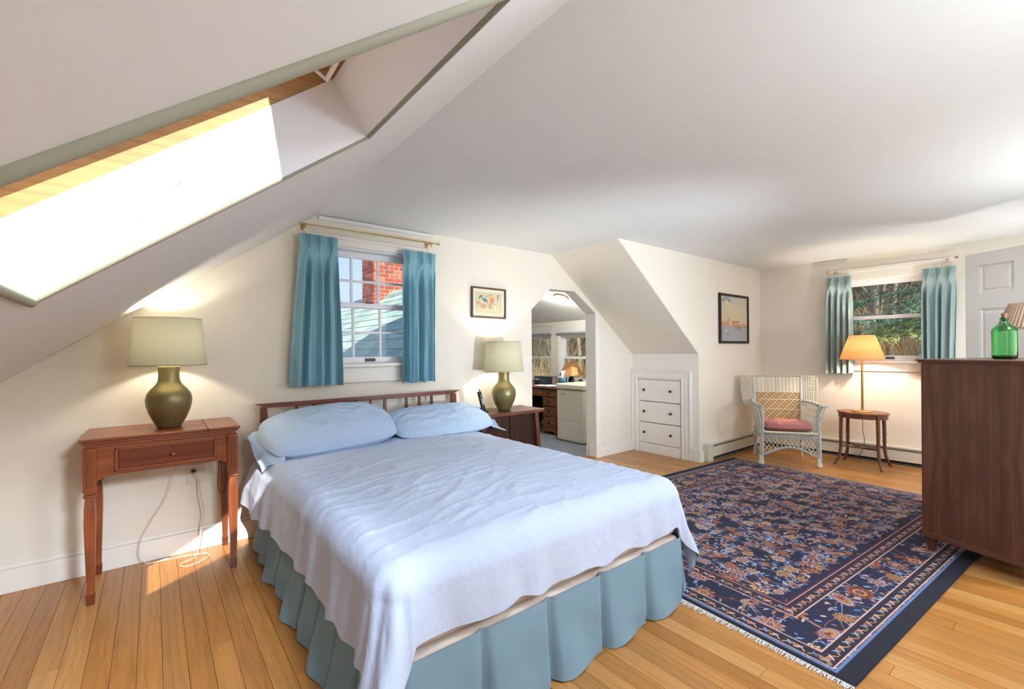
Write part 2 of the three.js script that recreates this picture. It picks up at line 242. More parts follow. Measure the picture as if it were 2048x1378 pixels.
// ---------------------------------------------------------------- sash windows
// local: x across, y up from the sill, z into the room; the wall face is z = 0
function sashWindow(name, label, w, h, pos, turn, { cols = 1, rows = 1, meet = 0.5, apron = 0.13, head = 0.08, depth = 0.13, rail = 0.05, stool = 0.03 } = {}) {
  const t = structGroup(name, label, 'window', pos, turn), c = 0.085;
  for (const s of [-1, 1]) part('casing', span(...(s < 0 ? [-w / 2 - c, -w / 2] : [w / 2, w / 2 + c]), 0, h + head, 0, 0.02, 0.004), M.casing, t);
  part('head_casing', [span(-w / 2 - c, w / 2 + c, h, h + head, 0, 0.022, 0.004), span(-w / 2 - c - 0.01, w / 2 + c + 0.01, h + head - 0.025, h + head, 0, 0.034, 0.005)], M.casing, t);
  part('sill', span(-w / 2 - c - 0.02, w / 2 + c + 0.02, -stool, 0, -depth, 0.05, 0.006), M.casing, t);
  part('apron', [span(-w / 2 - c, w / 2 + c, -apron, -stool, 0, 0.018, 0.004), span(-w / 2 - c, w / 2 + c, -apron, -apron + 0.02, 0, 0.024, 0.005)], M.casing, t);
  part('jamb', [span(-w / 2, -w / 2 + 0.012, 0, h, -depth, 0), span(w / 2 - 0.012, w / 2, 0, h, -depth, 0), span(-w / 2, w / 2, h - 0.012, h, -depth, 0)], M.sash, t);
  const st = 0.042, X0 = -w / 2 + 0.012, X1 = w / 2 - 0.012, my = h * meet;
  const sash = (nm, y0, y1, z, top, bot) => {
    const f = part(nm, [span(X0, X0 + st, y0, y1, z - 0.03, z, 0.003), span(X1 - st, X1, y0, y1, z - 0.03, z, 0.003), span(X0 + st, X1 - st, y1 - top, y1, z - 0.03, z, 0.003), span(X0 + st, X1 - st, y0, y0 + bot, z - 0.03, z, 0.003)], M.sash, t);
    const gx0 = X0 + st, gx1 = X1 - st, gy0 = y0 + bot, gy1 = y1 - top, pw = (gx1 - gx0) / cols, ph = (gy1 - gy0) / rows;
    for (let i = 1; i < cols; i++) part('muntin', span(gx0 + i * pw - 0.009, gx0 + i * pw + 0.009, gy0, gy1, z - 0.028, z - 0.002, 0.003), M.sash, f);
    for (let j = 1; j < rows; j++) part('muntin', span(gx0, gx1, gy0 + j * ph - 0.009, gy0 + j * ph + 0.009, z - 0.027, z - 0.003, 0.003), M.sash, f);
    for (let i = 0; i < cols; i++) for (let j = 0; j < rows; j++) part('pane', span(gx0 + i * pw, gx0 + (i + 1) * pw, gy0 + j * ph, gy0 + (j + 1) * ph, z - 0.017, z - 0.014), M.glass, f);
    return f;
  };
  sash('upper_sash', my - 0.02, h - 0.012, -0.085, 0.05, 0.036);
  const lo = sash('lower_sash', 0, my + 0.02, -0.05, 0.04, rail);
  part('sash_lock', rb(0.055, 0.012, 0.022, 0.004, 0.02, my + 0.026, -0.06), M.black, lo);
  part('sash_lift', rb(0.085, 0.026, 0.012, 0.004, 0.02, rail * 0.5, -0.046), std('#4a4742', 0.5), lo);
  return t;
}
sashWindow('window_1', 'white six-over-six sash window between blue curtains', 0.785, 0.915, [1.3775, 1.185, ZB], 0, { cols: 3, rows: 2, meet: 0.512, apron: 0.15, head: 0.075 });
sashWindow('window_2', 'white two-pane sash window behind the brass lamp', 0.88, 0.92, [XF, 1.13, -1.38], -Math.PI / 2, { meet: 0.53, apron: 0.12, head: 0.12, rail: 0.055 });

// ---------------------------------------------------------------- bed
{
  const b = thing('bed', 'dark wood bed with a low spindle-back headboard against the gable wall', 'bed', [1.35, 0, -3.526]);
  const rail = new THREE.Shape([[-0.81, 0.925], [0.81, 0.925], [0.74, 0.9], [-0.74, 0.9]].map((p) => new THREE.Vector2(...p)));
  part('top_rail', metric(extrude(rail, 0.036, 0.004), 0).translate(0, 0, -0.018), M.mahoganyDark, b);
  for (const s of [-1, 1]) part('post', bar([s * 0.745, 0, 0], [s * 0.757, 0.9, 0], 0.11, 0.045, 0.04, 0.035), M.mahoganyDark, b);
  for (const x of [0.804, 0.925, 1.04, 1.229, 1.348, 1.466, 1.654, 1.772, 1.888]) part('spindle', bar([x - 1.35, 0.66, 0], [x - 1.35, 0.902, 0], 0.036, 0.022, 0.017, 0.016), M.mahoganyDark, b);
  part('lower_rail', bx(1.44, 0.05, 0.025, 0, 0.64, 0), M.mahoganyDark, b);
  part('box_spring', rb(1.535, 0.16, 2.15, 0.02, 0, 0.24, 1.14), M.mattress, b);
  for (const [x, z] of [[-0.68, 0.2], [0.68, 0.2], [-0.68, 2.0], [0.68, 2.0]]) part('leg', rod([x, 0, z], [x, 0.16, z], 0.02, 0.025), M.darkWood, b);
}
single('mattress', rb(1.54, 0.245, 2.17, 0.045, 1.35, 0.444, -2.398, 0, 4), M.mattress, 'cream mattress under the pale blue duvet, its edge showing at the foot', 'mattress');
// bed skirt: pleated cloth hung around the box spring
{
  const t = thing('bed_skirt', 'dusty blue pleated bed skirt hanging to the floor', 'bed skirt', [0, 0, 0]);
  const panel = (name, ax, az, bx_, bz, nx, nz, pleats, seed, flare = 0.05) => {
    const L = Math.hypot(bx_ - ax, bz - az), r = rng(seed), ph = [...Array(pleats + 1)].map(() => [0.7 + 0.6 * r(), r()]);
    const f = (u, v) => {
      const k = u * pleats, i = Math.min(pleats - 1, Math.floor(k)), fr = k - i, d = Math.min(fr, 1 - fr);            // deep narrow pleats, flat fronts
      const open = 1 - v, fold = -0.045 * Math.exp(-Math.pow(d / 0.045, 2)) * (0.35 + 0.65 * open) * ph[i + (fr > 0.5 ? 1 : 0)][0];
      const belly = (0.02 * Math.sin(fr * Math.PI) + 0.018 * noise.noise(u * 9 + seed, v * 2, 0.3)) * open + flare * open * (0.6 + 0.5 * ph[i][1]) + 0.012 * Math.sin(k * 6.28 + v * 2) * open;
      const lean = 0.025 * open * (ph[i][1] - 0.5);
      const off = 0.008 + fold + belly, uu = u + lean / L;
      return [lerp(ax, bx_, uu) + nx * off, 0.006 + 0.312 * v + 0.014 * (1 - v) * noise.noise(u * 14, seed, 0), lerp(az, bz, uu) + nz * off];
    };
    part(name, sheet(f, pleats * 22, 14, 0.003, L * 3, 1), M.skirt, t);
  };
  panel('side_panel', 0.57, -3.42, 0.57, -1.30, -1, 0, 9, 3, 0.07);
  panel('foot_panel', 0.57, -1.30, 2.13, -1.30, 0, 1, 5, 8, 0.025);
  panel('side_panel', 2.13, -1.30, 2.13, -3.42, 1, 0, 9, 5, 0.06);
}
// duvet: a quilt draped over the mattress edges, hanging lower at the foot corners
{
  const xl = 0.625, xr = 2.075, zh = -3.40, zf = -1.40, top = 0.609, R = 0.1, OL = 0.37, OR = 0.36, OF = 0.30;
  const W = xr - xl, L = zf - zh, arc = R * Math.PI / 2;
  const f = (u, v) => {
    const s = -OL + u * (W + OL + OR), t = v * (L + OF);
    const ol = Math.max(0, -s), orr = Math.max(0, s - W), oz = Math.max(0, t - L), ox = Math.max(ol, orr), sx = ol > 0 ? -1 : 1;
    const cx = xl + clamp(s, 0, W), cz = zh + clamp(t, 0, L);
    let o = Math.hypot(ox, oz), dx = o ? ox / o * sx : 0, dz = o ? oz / o : 0;
    const corner = o ? Math.min(1, 2 * Math.min(ox, oz) / o * 1.1) : 0;
    o *= 1 + (ol > 0 ? 0.32 : 0.22) * corner;
    const flare = 0.10 + (ol > 0 ? 0.24 : 0.12) * corner;
    let hor = 0, down = 0;
    if (o < arc) { const a = o / R; hor = R * Math.sin(a); down = R * (1 - Math.cos(a)); } else { const e = o - arc; hor = R + e * flare; down = R + e * Math.sqrt(1 - flare * flare); }
    if (ol > 0) hor += 0.06 * smooth(1.0, 0.1, t) * clamp(o / 0.25);
    const X = cx + dx * hor, Z = cz + dz * hor;
    // creases on the top, folds that grow towards the hem
    const onTop = 1 - clamp(o / 0.12), hang = clamp((o - 0.08) / 0.28);
    const along = oz > ox ? s : t, foldw = Math.sin(along * 24 + 5 * noise.noise(along * 2.5, 1.7, 0)) * 0.6 + 0.8 * noise.noise(along * 9, o * 3, 4.2);
    const push = hang * (0.018 * foldw + 0.02 * corner * Math.sin(Math.atan2(oz, ox + 1e-6) * 8));
    let wr = onTop * (0.006 * fbm(X * 1.6 + 3, Z * 1.8, 2, 3) + 0.005 * Math.pow(Math.max(0, 1 - Math.abs(noise.noise(X * 2.0 + Z * 4.5, Z * 5.5 - X * 1.2, 8.1)) * 3), 2) + 0.007 * Math.pow(Math.max(0, 1 - Math.abs(noise.noise(X * 2.2 - Z * 2.5, Z * 9 + X * 4.5, 3.3)) * 3.2), 2) * smooth(-0.15, 0.3, noise.noise(X * 1.3, Z * 1.1, 7)) + 0.004 * Math.pow(Math.max(0, 1 - Math.abs(noise.noise(X * 4 - Z * 5, Z * 16 + X * 9, 5.3)) * 3), 2) * smooth(-0.1, 0.3, noise.noise(X * 1.7 + 4, Z * 1.4, 2)));
    wr += 0.016 * onTop * smooth(0, 1, clamp(s / W) * (1 - clamp(s / W)) * 4);
    const hem = clamp((o - 0.24) / 0.05) * 0.010 * Math.sin(along * 19 + 3 * noise.noise(along * 4, 2.2, 1));
    let Y = top - down + wr + hem + 0.004 * fbm(X * 12, Y0(Z), o * 12, 2) ;
    if (oz > 0 && ox === 0) Y += 0.0;
    return [X + dx * push, Math.max(Y, 0.03), Z + dz * push];
  };
  function Y0(z) { return z * 12; }
  const g = sheet((u, v) => f(v, u), 240, 240, 0.014, 2.1, 2.1);
  single('duvet', g, M.duvet, 'pale lavender-blue duvet spread over the whole bed', 'duvet');
}
// pillows
function pillow(label, w, d, h, pos, rot, seed) {
  const t = thing('pillow', label, 'pillow', pos, 0, 'pillows on the bed'); t.rotation.set(...rot);
  const half = (sg) => (u, v) => {
    const a = (sg > 0 ? u : 1 - u) * 2 - 1, b = v * 2 - 1, ea = Math.pow(Math.max(0, 1 - Math.pow(Math.abs(a), 2.4)), 0.55), eb = Math.pow(Math.max(0, 1 - Math.pow(Math.abs(b), 2.2)), 0.55), e = ea * eb;
    const pin = Math.sqrt(1 - 0.34 * a * a * a * a), pinx = Math.sqrt(1 - 0.22 * b * b);
    const wr = 0.012 * fbm(a * 3 + seed, b * 5, sg, 3) * (0.3 + e) + 0.01 * Math.max(0, 1 - 4 * Math.abs(noise.noise(a * 4 + seed, b * 2.2, 3.1))) * e;
    return [a * w / 2 * pinx, sg * (e * h / 2 + wr * (sg > 0 ? 1 : 0)) , b * d / 2 * pin];
  };
  part('case', [sheet((u, v) => half(1)(v, u), 40, 56), sheet((u, v) => half(-1)(v, u), 40, 40)], M.sheetBlue, t);
  return t;
}
{
  const p = pillow('plump pale blue pillow propped on the end of the bed beside the sewing table', 0.90, 0.50, 0.27, [0.975, 0.742, -3.29], [0.40, 0.06, 0.03], 2.3);
  part('hem_flap', sheet((u, v) => [-0.36 - 0.13 * u, -0.01 - 0.05 * u + 0.012 * Math.sin(v * 9), lerp(-0.16, 0.25, v) + 0.02 * Math.sin(u * 7)], 8, 16, 0.003), M.sheetBlue, p);
  const q = pillow('flatter pale blue pillow lying at the nightstand end of the headboard', 0.92, 0.44, 0.17, [1.855, 0.712, -3.31], [0.40, -0.02, 0.02], 7.9);
  part('hem_flap', sheet((u, v) => [0.38 + 0.15 * u, -0.01 - 0.05 * u + 0.012 * Math.sin(v * 8), lerp(-0.06, 0.21, v) + 0.02 * u], 8, 16, 0.003), M.sheetBlue, q);
}

// ---------------------------------------------------------------- curtains and rods
// local: x across, y down from the header, z towards the room
function curtain(label, mat, topW, botW, h, skew, pleats, seed, pos, turn, group) {
  const r = rng(seed), pt = [...Array(pleats)].map((_, i) => (i + 0.5 + (r() - 0.5) * 0.3) / pleats), nf = pleats * 3;
  const f = (u, v) => {
    const y = -v * h, w = lerp(topW, botW, smooth(0, 1, v)), pinch = Math.exp(-Math.pow((v - 0.1) / 0.045, 2)), head = 1 - smooth(0.02, 0.16, v);
    let uu = u, z = 0;
    for (const p of pt) { const d = u - p, g = Math.exp(-Math.pow(d * pleats * 2.4, 2)); uu -= d * g * (0.72 * pinch + 0.22 * head); z += g * (0.045 * pinch + 0.018 * head * Math.abs(Math.sin(d * pleats * 18))); }
    const fall = smooth(0.08, 0.3, v), wob = 0.25 * noise.noise(u * 5 + seed, v * 1.3, seed);
    z += fall * (0.03 * Math.sin((u + 0.04 * wob) * Math.PI * 2 * nf / 2 + seed + wob * 1.5) + 0.012 * Math.sin(u * Math.PI * 2 * nf * 0.77 + v * 0.8)) * (0.85 + 0.3 * v) + 0.008 * noise.noise(u * 12, v * 5, seed);
    return [(uu - 0.5) * w + skew * v, y - 0.006 * Math.sin(u * 17 + seed) * v, z];
  };
  const m = single('curtain', sheet((u, v) => f(1 - u, v), 150, 40, 0.003, 2, 6).rotateY(0), mat, label, 'curtain', group);
  m.position.set(...pos); m.rotation.y = turn; return m;
}
curtain('blue pinch-pleated curtain at the window, over the sewing-table end of the bed', M.curtain, 0.275, 0.36, 1.11, -0.025, 3, 4, [0.965, 2.14, -3.515], 0);
curtain('blue pinch-pleated curtain at the window, on the side of the small framed print', M.curtain, 0.315, 0.305, 1.105, -0.008, 3, 9, [1.777, 2.122, -3.515], 0);
curtain('grey-green striped-looking curtain behind the brass lamp, beside the wicker chair', M.curtainGrey, 0.25, 0.262, 1.12, 0, 3, 14, [6.275, 2.10, -1.79], -Math.PI / 2);
curtain('grey-green curtain between the window and the white panelled door', M.curtainGrey, 0.26, 0.24, 1.12, -0.01, 3, 21, [6.275, 2.085, -0.935], -Math.PI / 2);
function curtainRod(label, len, pos, turn, mat) {
  const t = thing('curtain_rod', label, 'curtain rod', pos, turn);
  part('rod', [rod([-len / 2, 0, 0], [0.0, 0, 0], 0.004), rod([-0.1, 0, 0], [len / 2, 0, 0], 0.0055)], mat, t);
  for (const s of [-1, 1]) {
    part('finial', lathe([[0.0001, 0.03], [0.008, 0.026], [0.012, 0.018], [0.009, 0.008], [0.005, 0.0], [0.006, -0.004], [0.0001, -0.004]], 14).rotateZ(-s * Math.PI / 2).translate(s * len / 2, 0, 0), M.brass, t);
    const k = part('bracket', [rod([s * (len / 2 - 0.055), -0.004, 0.004], [s * (len / 2 - 0.055), -0.004, -0.09], 0.005), rb(0.022, 0.05, 0.004, 0.001, s * (len / 2 - 0.055), -0.004, -0.09), rod([s * (len / 2 - 0.055), -0.004, 0], [s * (len / 2 - 0.055), -0.035, 0.006], 0.004)], M.brass, t);
    part('hook_wire', [rod([s * (len / 2 - 0.075), -0.005, 0], [s * (len / 2 - 0.095), -0.075, 0.0], 0.0012, 0.0012, 5), rod([s * (len / 2 - 0.075), -0.005, 0], [s * (len / 2 - 0.16), -0.075, 0], 0.0012, 0.0012, 5)], M.chrome, t);
  }
}
curtainRod('thin brass curtain rod above the blue curtains', 1.13, [1.381, 2.212, -3.515], 0, M.brass);
curtainRod('white curtain rod with brass ends above the window by the wicker chair', 1.07, [6.275, 2.168, -1.352], -Math.PI / 2, M.white);

// ---------------------------------------------------------------- sewing table
{
  const t = thing('sewing_table', 'reddish mahogany sewing-machine table with fluted legs and a shallow drawer', 'table', [0.052, 0, -3.365]);
  const H0 = 0.845;
  const slab = (x0, x1, z0, z1) => [span(x0, x1, H0 - 0.016, H0, z0, z1, 0.005, 0)];
  part('top_moulding', [span(-0.342, 0.342, H0 - 0.03, H0 - 0.0165, -0.229, 0.225, 0.005, 0), span(-0.33, 0.33, H0 - 0.05, H0 - 0.029, -0.225, 0.213, 0.006, 0)], M.mahogany, t);
  part('top', slab(-0.352, 0.19, -0.235, 0.235), M.mahoganyTop, t);
  part('hinged_leaf', slab(0.192, 0.352, -0.235, 0.235), M.mahoganyTop, t);
  const ap = new THREE.Shape(); ap.moveTo(-0.30, 0.795); ap.lineTo(0.30, 0.795); ap.lineTo(0.30, 0.60); ap.bezierCurveTo(0.285, 0.645, 0.25, 0.645, 0.22, 0.652); ap.lineTo(-0.20, 0.652); ap.bezierCurveTo(-0.235, 0.64, -0.285, 0.645, -0.30, 0.60); ap.closePath();
  part('front_apron', metric(extrude(ap, 0.02), 0).translate(0, 0, 0.187), M.mahogany, t);
  part('body', [span(-0.30, -0.284, 0.655, 0.795, -0.2, 0.19), span(0.284, 0.30, 0.655, 0.795, -0.2, 0.19), span(-0.30, 0.30, 0.655, 0.795, -0.215, -0.2), span(-0.28, 0.28, 0.645, 0.657, -0.2, 0.19)], M.mahogany, t);
  const dr = part('drawer', [span(-0.20, 0.215, 0.672, 0.775, 0.205, 0.214, 0.003, 0)], M.mahoganyDark, t);
  part('drawer_moulding', [span(-0.215, 0.23, 0.773, 0.783, 0.2, 0.22, 0.003), span(-0.215, 0.23, 0.664, 0.674, 0.2, 0.22, 0.003), span(-0.215, -0.205, 0.664, 0.783, 0.2, 0.22, 0.003), span(0.22, 0.23, 0.664, 0.783, 0.2, 0.22, 0.003)], M.mahogany, dr);
  part('knob', lathe([[0.0001, 0], [0.004, 0.001], [0.005, 0.008], [0.011, 0.012], [0.012, 0.018], [0.007, 0.024], [0.0001, 0.025]], 18).rotateX(Math.PI / 2).translate(0.03, 0.722, 0.214), M.mahogany, dr);
  part('keyhole', rb(0.006, 0.014, 0.002, 0.0008, 0.03, 0.76, 0.2145), M.black, dr);
  for (const [sx, sz] of [[-1, 1], [1, 1], [-1, -1], [1, -1]]) {
    const x = sx * 0.313, z = sz * 0.205, lg = part('leg', [span(x - 0.026, x + 0.026, 0.575, 0.797, z - 0.022, z + 0.022, 0.003, 1), rb(0.05, 0.014, 0.046, 0.005, x, 0.553, z), bar([x, 0.50, z], [x, 0.548, z], 0.043, 0.043, 0.034, 0.034), bar([x, 0.42, z], [x, 0.50, z], 0.046, 0.046, 0.043, 0.043), bar([x + sx * 0.0, 0.05, z], [x, 0.42, z], 0.028, 0.028, 0.046, 0.046), rb(0.044, 0.018, 0.042, 0.004, x, 0.57, z)], M.mahogany, t);
    part('spade_foot', bar([x, 0, z], [x, 0.055, z], 0.03, 0.03, 0.036, 0.036), M.mahoganyDark, lg);
    if (sz > 0) for (let k = 0; k < 4; k++) part('reed', rb(0.006, 0.185, 0.006, 0.0029, x - 0.0165 + k * 0.011, 0.69, z + 0.023, 1), M.mahogany, lg);
  }
  part('hanging_tray', span(-0.17, 0.16, 0.622, 0.65, -0.17, 0.05, 0.005), std('#b88a5a', 0.6, { map: oakTex }), t);
}
// wall outlet with plugs, and two cords
{
  const t = thing('wall_outlet', 'double electrical outlet plate on the wall behind the sewing table', 'outlet', [0.2215, 0.494, ZB]);
  part('plate', rb(0.12, 0.12, 0.007, 0.003, 0, 0, 0.003), std('#e3d7bf', 0.45), t);
  for (const x of [-0.025, 0.025]) for (const y of [-0.021, 0.021]) { const s = part('socket', new THREE.CylinderGeometry(0.016, 0.016, 0.004, 20).rotateX(Math.PI / 2).translate(x, y, 0.008), std('#e9dfca', 0.4), t); part('slot', [rb(0.002, 0.008, 0.002, 0.0005, x - 0.006, y + 0.002, 0.0102), rb(0.002, 0.007, 0.002, 0.0005, x + 0.006, y + 0.002, 0.0102), rb(0.004, 0.004, 0.002, 0.0015, x, y - 0.008, 0.0102)], M.slot, s); }
}
{
  const c = thing('power_cord', 'pale lamp cord looping from the outlet down onto the floor', 'cord');
  part('plug', rb(0.026, 0.018, 0.026, 0.006, 0.197, 0.516, ZB + 0.024), std('#3a332b', 0.5), c);
  part('cable', tube([[0.197, 0.51, ZB + 0.045], [0.222, 0.47, -3.53], [0.228, 0.38, -3.51], [0.245, 0.27, -3.5], [0.232, 0.17, -3.5], [0.215, 0.06, -3.5], [0.2, 0.006, -3.47], [0.12, 0.005, -3.40], [0.15, 0.005, -3.34], [0.25, 0.005, -3.40], [0.25, 0.006, -3.48], [0.1, 0.006, -3.52], [-0.05, 0.006, -3.53]], 0.0032, 160, 8), M.cord, c);
  single('thin_cord', tube([[0.1, 0.66, -3.40], [0.105, 0.60, -3.48], [0.085, 0.5, -3.50], [0.048, 0.38, -3.52], [-0.02, 0.26, -3.53], [-0.07, 0.15, -3.53], [-0.075, 0.05, -3.54], [-0.03, 0.006, -3.54], [0.06, 0.005, -3.55]], 0.0022, 120, 6), M.cord, 'thin pale wire hanging down the wall under the sewing table', 'cord');
  single('dark_cord', tube([[0.345, 0.66, -3.46], [0.33, 0.58, -3.5], [0.325, 0.45, -3.52], [0.33, 0.38, -3.53], [0.36, 0.36, -3.53], [0.375, 0.44, -3.53], [0.37, 0.6, -3.52]], 0.003, 80, 6), M.brownCord, 'brown wire looped at the back leg of the sewing table', 'cord');
}

// ---------------------------------------------------------------- bronze vase lamps
const shadeMat = phy('#bebca6', 0.95, { map: weaveTex, transmission: 0.1, thickness: 0, side: THREE.DoubleSide });
const bulbMat = std('#fff4dc', 0.5, { emissive: new THREE.Color(1, 0.86, 0.62), emissiveIntensity: 3 });
function ringTop(r, y) { return new THREE.TorusGeometry(r, 0.0022, 6, 60).rotateX(Math.PI / 2).translate(0, y, 0); }
function vaseLamp(label, pos, power) {
  const t = thing('table_lamp', label, 'lamp', pos, 0, 'matching bronze table lamps');
  part('vase', lathe([[0.0001, 0], [0.054, 0], [0.058, 0.004], [0.064, 0.016], [0.082, 0.05], [0.1, 0.092], [0.111, 0.135], [0.113, 0.165], [0.106, 0.197], [0.09, 0.222], [0.07, 0.243], [0.057, 0.262], [0.052, 0.285], [0.051, 0.32], [0.053, 0.345], [0.056, 0.356], [0.05, 0.357], [0.02, 0.357], [0.0001, 0.357]], 64), M.bronze, t);
  part('stem', [rod([0, 0.35, 0], [0, 0.43, 0], 0.008), lathe([[0.0001, 0.43], [0.017, 0.43], [0.017, 0.47], [0.0001, 0.47]], 16)], M.brass, t);
  const b = part('bulb', new THREE.SphereGeometry(0.03, 20, 14).translate(0, 0.505, 0), bulbMat, t);
  const L = new THREE.PointLight(new THREE.Color(1, 0.90, 0.74), power); L.position.set(0, 0.505, 0); L.castShadow = true; L.shadow.radius = 1.5; t.add(L);
  const s = part('shade', sheet((u, v) => { const a = -u * Math.PI * 2, r = lerp(0.188, 0.162, v); return [Math.cos(a) * r, 0.365 + 0.272 * v, Math.sin(a) * r]; }, 72, 8, 0, 6, 1.4), shadeMat, t);
  part('shade_ring', ringTop(0.162, 0.637), std('#9c9670', 0.8), s); part('shade_ring', ringTop(0.188, 0.365), std('#9c9670', 0.8), s);
  part('harp', [tube([[0.02, 0.46, 0], [0.05, 0.52, 0], [0.035, 0.6, 0], [0, 0.625, 0], [-0.035, 0.6, 0], [-0.05, 0.52, 0], [-0.02, 0.46, 0]], 0.0018, 40, 6), ...[0, 1, 2].map((k) => rod([0, 0.627, 0], [Math.cos(k * 2.094) * 0.162, 0.632, Math.sin(k * 2.094) * 0.162], 0.0015, 0.0015, 5))], M.brass, t);
  return t;
}
vaseLamp('bronze vase lamp with drum shade standing on the sewing table', [0.07, 0.845, -3.36], 0.5);
vaseLamp('bronze vase lamp with drum shade standing on the nightstand beside the phone', [2.57, 0.722, -3.385], 0.48);

// ---------------------------------------------------------------- nightstand and phone
{
  const t = thing('nightstand', 'dark walnut nightstand with splayed legs under the second bronze lamp', 'nightstand', [2.56, 0, -3.42]);
  const top = poly([[-0.375, -0.03], [0.375, -0.03], [0.355, 0], [-0.355, 0]]);
  part('top', metric(extrude(poly([[-0.37, 0.706], [0.37, 0.706], [0.345, 0.684], [-0.345, 0.684]]), 0.36, 0.006), 0).translate(0, 0.01, -0.17), M.walnut, t);
  for (const [sx, sz] of [[-1, 1], [1, 1], [-1, -1], [1, -1]]) part('leg', bar([sx * 0.36, 0, sz * 0.155], [sx * 0.30, 0.69, sz * 0.15], 0.035, 0.03, 0.045, 0.035), M.walnut, t);
  for (const s of [-1, 1]) part('side_panel', bar([s * 0.325, 0.2, 0], [s * 0.29, 0.688, 0], 0.014, 0.27, 0.014, 0.27), M.darkWood, t);
  part('back_panel', span(-0.3, 0.3, 0.2, 0.688, -0.15, -0.14), M.darkWood, t);
  part('shelf', span(-0.32, 0.32, 0.2, 0.22, -0.15, 0.13), M.darkWood, t);
  for (const s of [-1, 1]) part('front_board', bar([s * 0.155, 0.21, 0.125], [s * 0.145, 0.688, 0.125], 0.3, 0.014, 0.285, 0.014), M.darkWood, t);
  
}
{
  const t = thing('phone', 'black cordless phone standing in its cradle on the nightstand', 'phone', [2.275, 0.722, -3.32], 0.5);
  part('cradle', [rb(0.085, 0.024, 0.095, 0.009, 0, 0.012, 0), rb(0.06, 0.03, 0.045, 0.01, 0, 0.033, 0.005)], M.black, t);
  const h = part('handset', rb(0.045, 0.165, 0.026, 0.01, 0, 0, 0), M.black, t); h.position.set(0, 0.115, -0.006); h.rotation.set(-0.22, 0, 0.08);
  part('screen', rb(0.028, 0.024, 0.002, 0.0008, 0, 0.04, 0.0132), std('#6e7a70', 0.3), h);
  for (let j = 0; j < 5; j++) for (let i = 0; i < 3; i++) part('key', rb(0.009, 0.007, 0.003, 0.001, (i - 1) * 0.0125, 0.012 - j * 0.012, 0.0135), std('#c9c9c4', 0.5), h);
  part('antenna', rod([0.014, 0.08, 0], [0.014, 0.1, 0], 0.005), M.black, h);
}

// ---------------------------------------------------------------- pictures
function picture(name, label, w, h, fw, mat, print, pos, turn, matW, matColor, tilt = 0) {
  const t = thing(name, label, 'picture', pos, turn); t.rotation.z = tilt;
  for (const s of [-1, 1]) { part('frame_side', span(...(s < 0 ? [-w / 2, -w / 2 + fw] : [w / 2 - fw, w / 2]), -h / 2, h / 2, 0, 0.024, 0.003), mat, t); part('frame_rail', span(-w / 2 + fw, w / 2 - fw, ...(s < 0 ? [-h / 2, -h / 2 + fw] : [h / 2 - fw, h / 2]), 0, 0.023, 0.003), mat, t); }
  if (matW) part('mat_board', span(-w / 2 + fw, w / 2 - fw, -h / 2 + fw, h / 2 - fw, 0.002, 0.008), std(matColor, 0.9), t);
  const iw = w - 2 * (fw + matW), ih = h - 2 * (fw + matW), g = new THREE.PlaneGeometry(iw, ih).translate(0, 0, 0.0086);
  const gg = new THREE.BoxGeometry(iw, ih, 0.002).translate(0, 0, 0.0085); part('print', gg, std('#ffffff', 0.85, { map: print }), t);
  part('glass', span(-w / 2 + fw, w / 2 - fw, -h / 2 + fw, h / 2 - fw, 0.013, 0.015), M.glass, t);
}
const printA = canvasTex(512, 400, (c, W, Hh) => {
  c.fillStyle = '#cfc6a2'; c.fillRect(0, 0, W, Hh); const r = rng(3);
  for (let i = 0; i < 160; i++) { c.fillStyle = `rgba(${200 + r() * 30},${170 + r() * 40},${110 + r() * 60},0.08)`; c.beginPath(); c.ellipse(r() * W, r() * Hh, 20 + r() * 60, 10 + r() * 30, r() * 3, 0, 7); c.fill(); }
  const blob = (col, x, y, a, b, rot = 0) => { c.fillStyle = col; c.beginPath(); c.ellipse(x, y, a, b, rot, 0, 7); c.fill(); };
  for (let k = 0; k < 7; k++) blob('rgba(205,130,85,0.55)', 290 + k * 14 - (k % 3) * 8, 120 + (k * 37) % 90, 22, 62, 0.2 - k * 0.07);
  blob('rgba(200,125,80,0.6)', 40, 205, 48, 30); blob('rgba(205,130,90,0.6)', 170, 262, 60, 32, 0.1); blob('rgba(210,150,110,0.5)', 60, 250, 40, 22);
  c.strokeStyle = 'rgba(150,80,55,0.9)'; c.lineWidth = 12; c.beginPath(); c.moveTo(190, 80); c.lineTo(330, 22); c.stroke();
  blob('#5f8a93', 105, 75, 40, 22, -0.5); blob('#557f8b', 75, 110, 16, 22, 0.5); blob('#5c8893', 185, 150, 44, 40, 0.7); blob('#4f7883', 140, 120, 34, 14, 0.6);
  c.strokeStyle = '#4d6f6c'; c.lineWidth = 10; c.beginPath(); c.moveTo(215, 170); c.quadraticCurveTo(250, 220, 285, 250); c.stroke(); c.lineWidth = 14; c.beginPath(); c.arc(285, 275, 24, 0, 6.3); c.stroke();
  c.lineWidth = 8; c.strokeStyle = '#6c6a48'; for (const x of [110, 150]) { c.beginPath(); c.moveTo(x, 210); c.quadraticCurveTo(x - 20, 290, x + 30, 315); c.stroke(); }
  for (let k = 0; k < 4; k++) blob('#e9e2cf', 130 + k * 15, 200 - k * 6, 5, 10, 0.4);
  blob('#8c6b52', 440, 60, 14, 50, 0.15); blob('#7d98a0', 425, 140, 10, 40, 0.6); blob('#e7e6e2', 385, 170, 16, 40, 0.2); blob('#aeb4bd', 395, 230, 10, 30); c.fillStyle = 'rgba(235,230,225,0.8)'; c.fillRect(374, 240, 14, 120);
  c.strokeStyle = 'rgba(110,130,125,0.7)'; c.lineWidth = 5; c.strokeRect(2, 2, W - 4, Hh - 4);
});
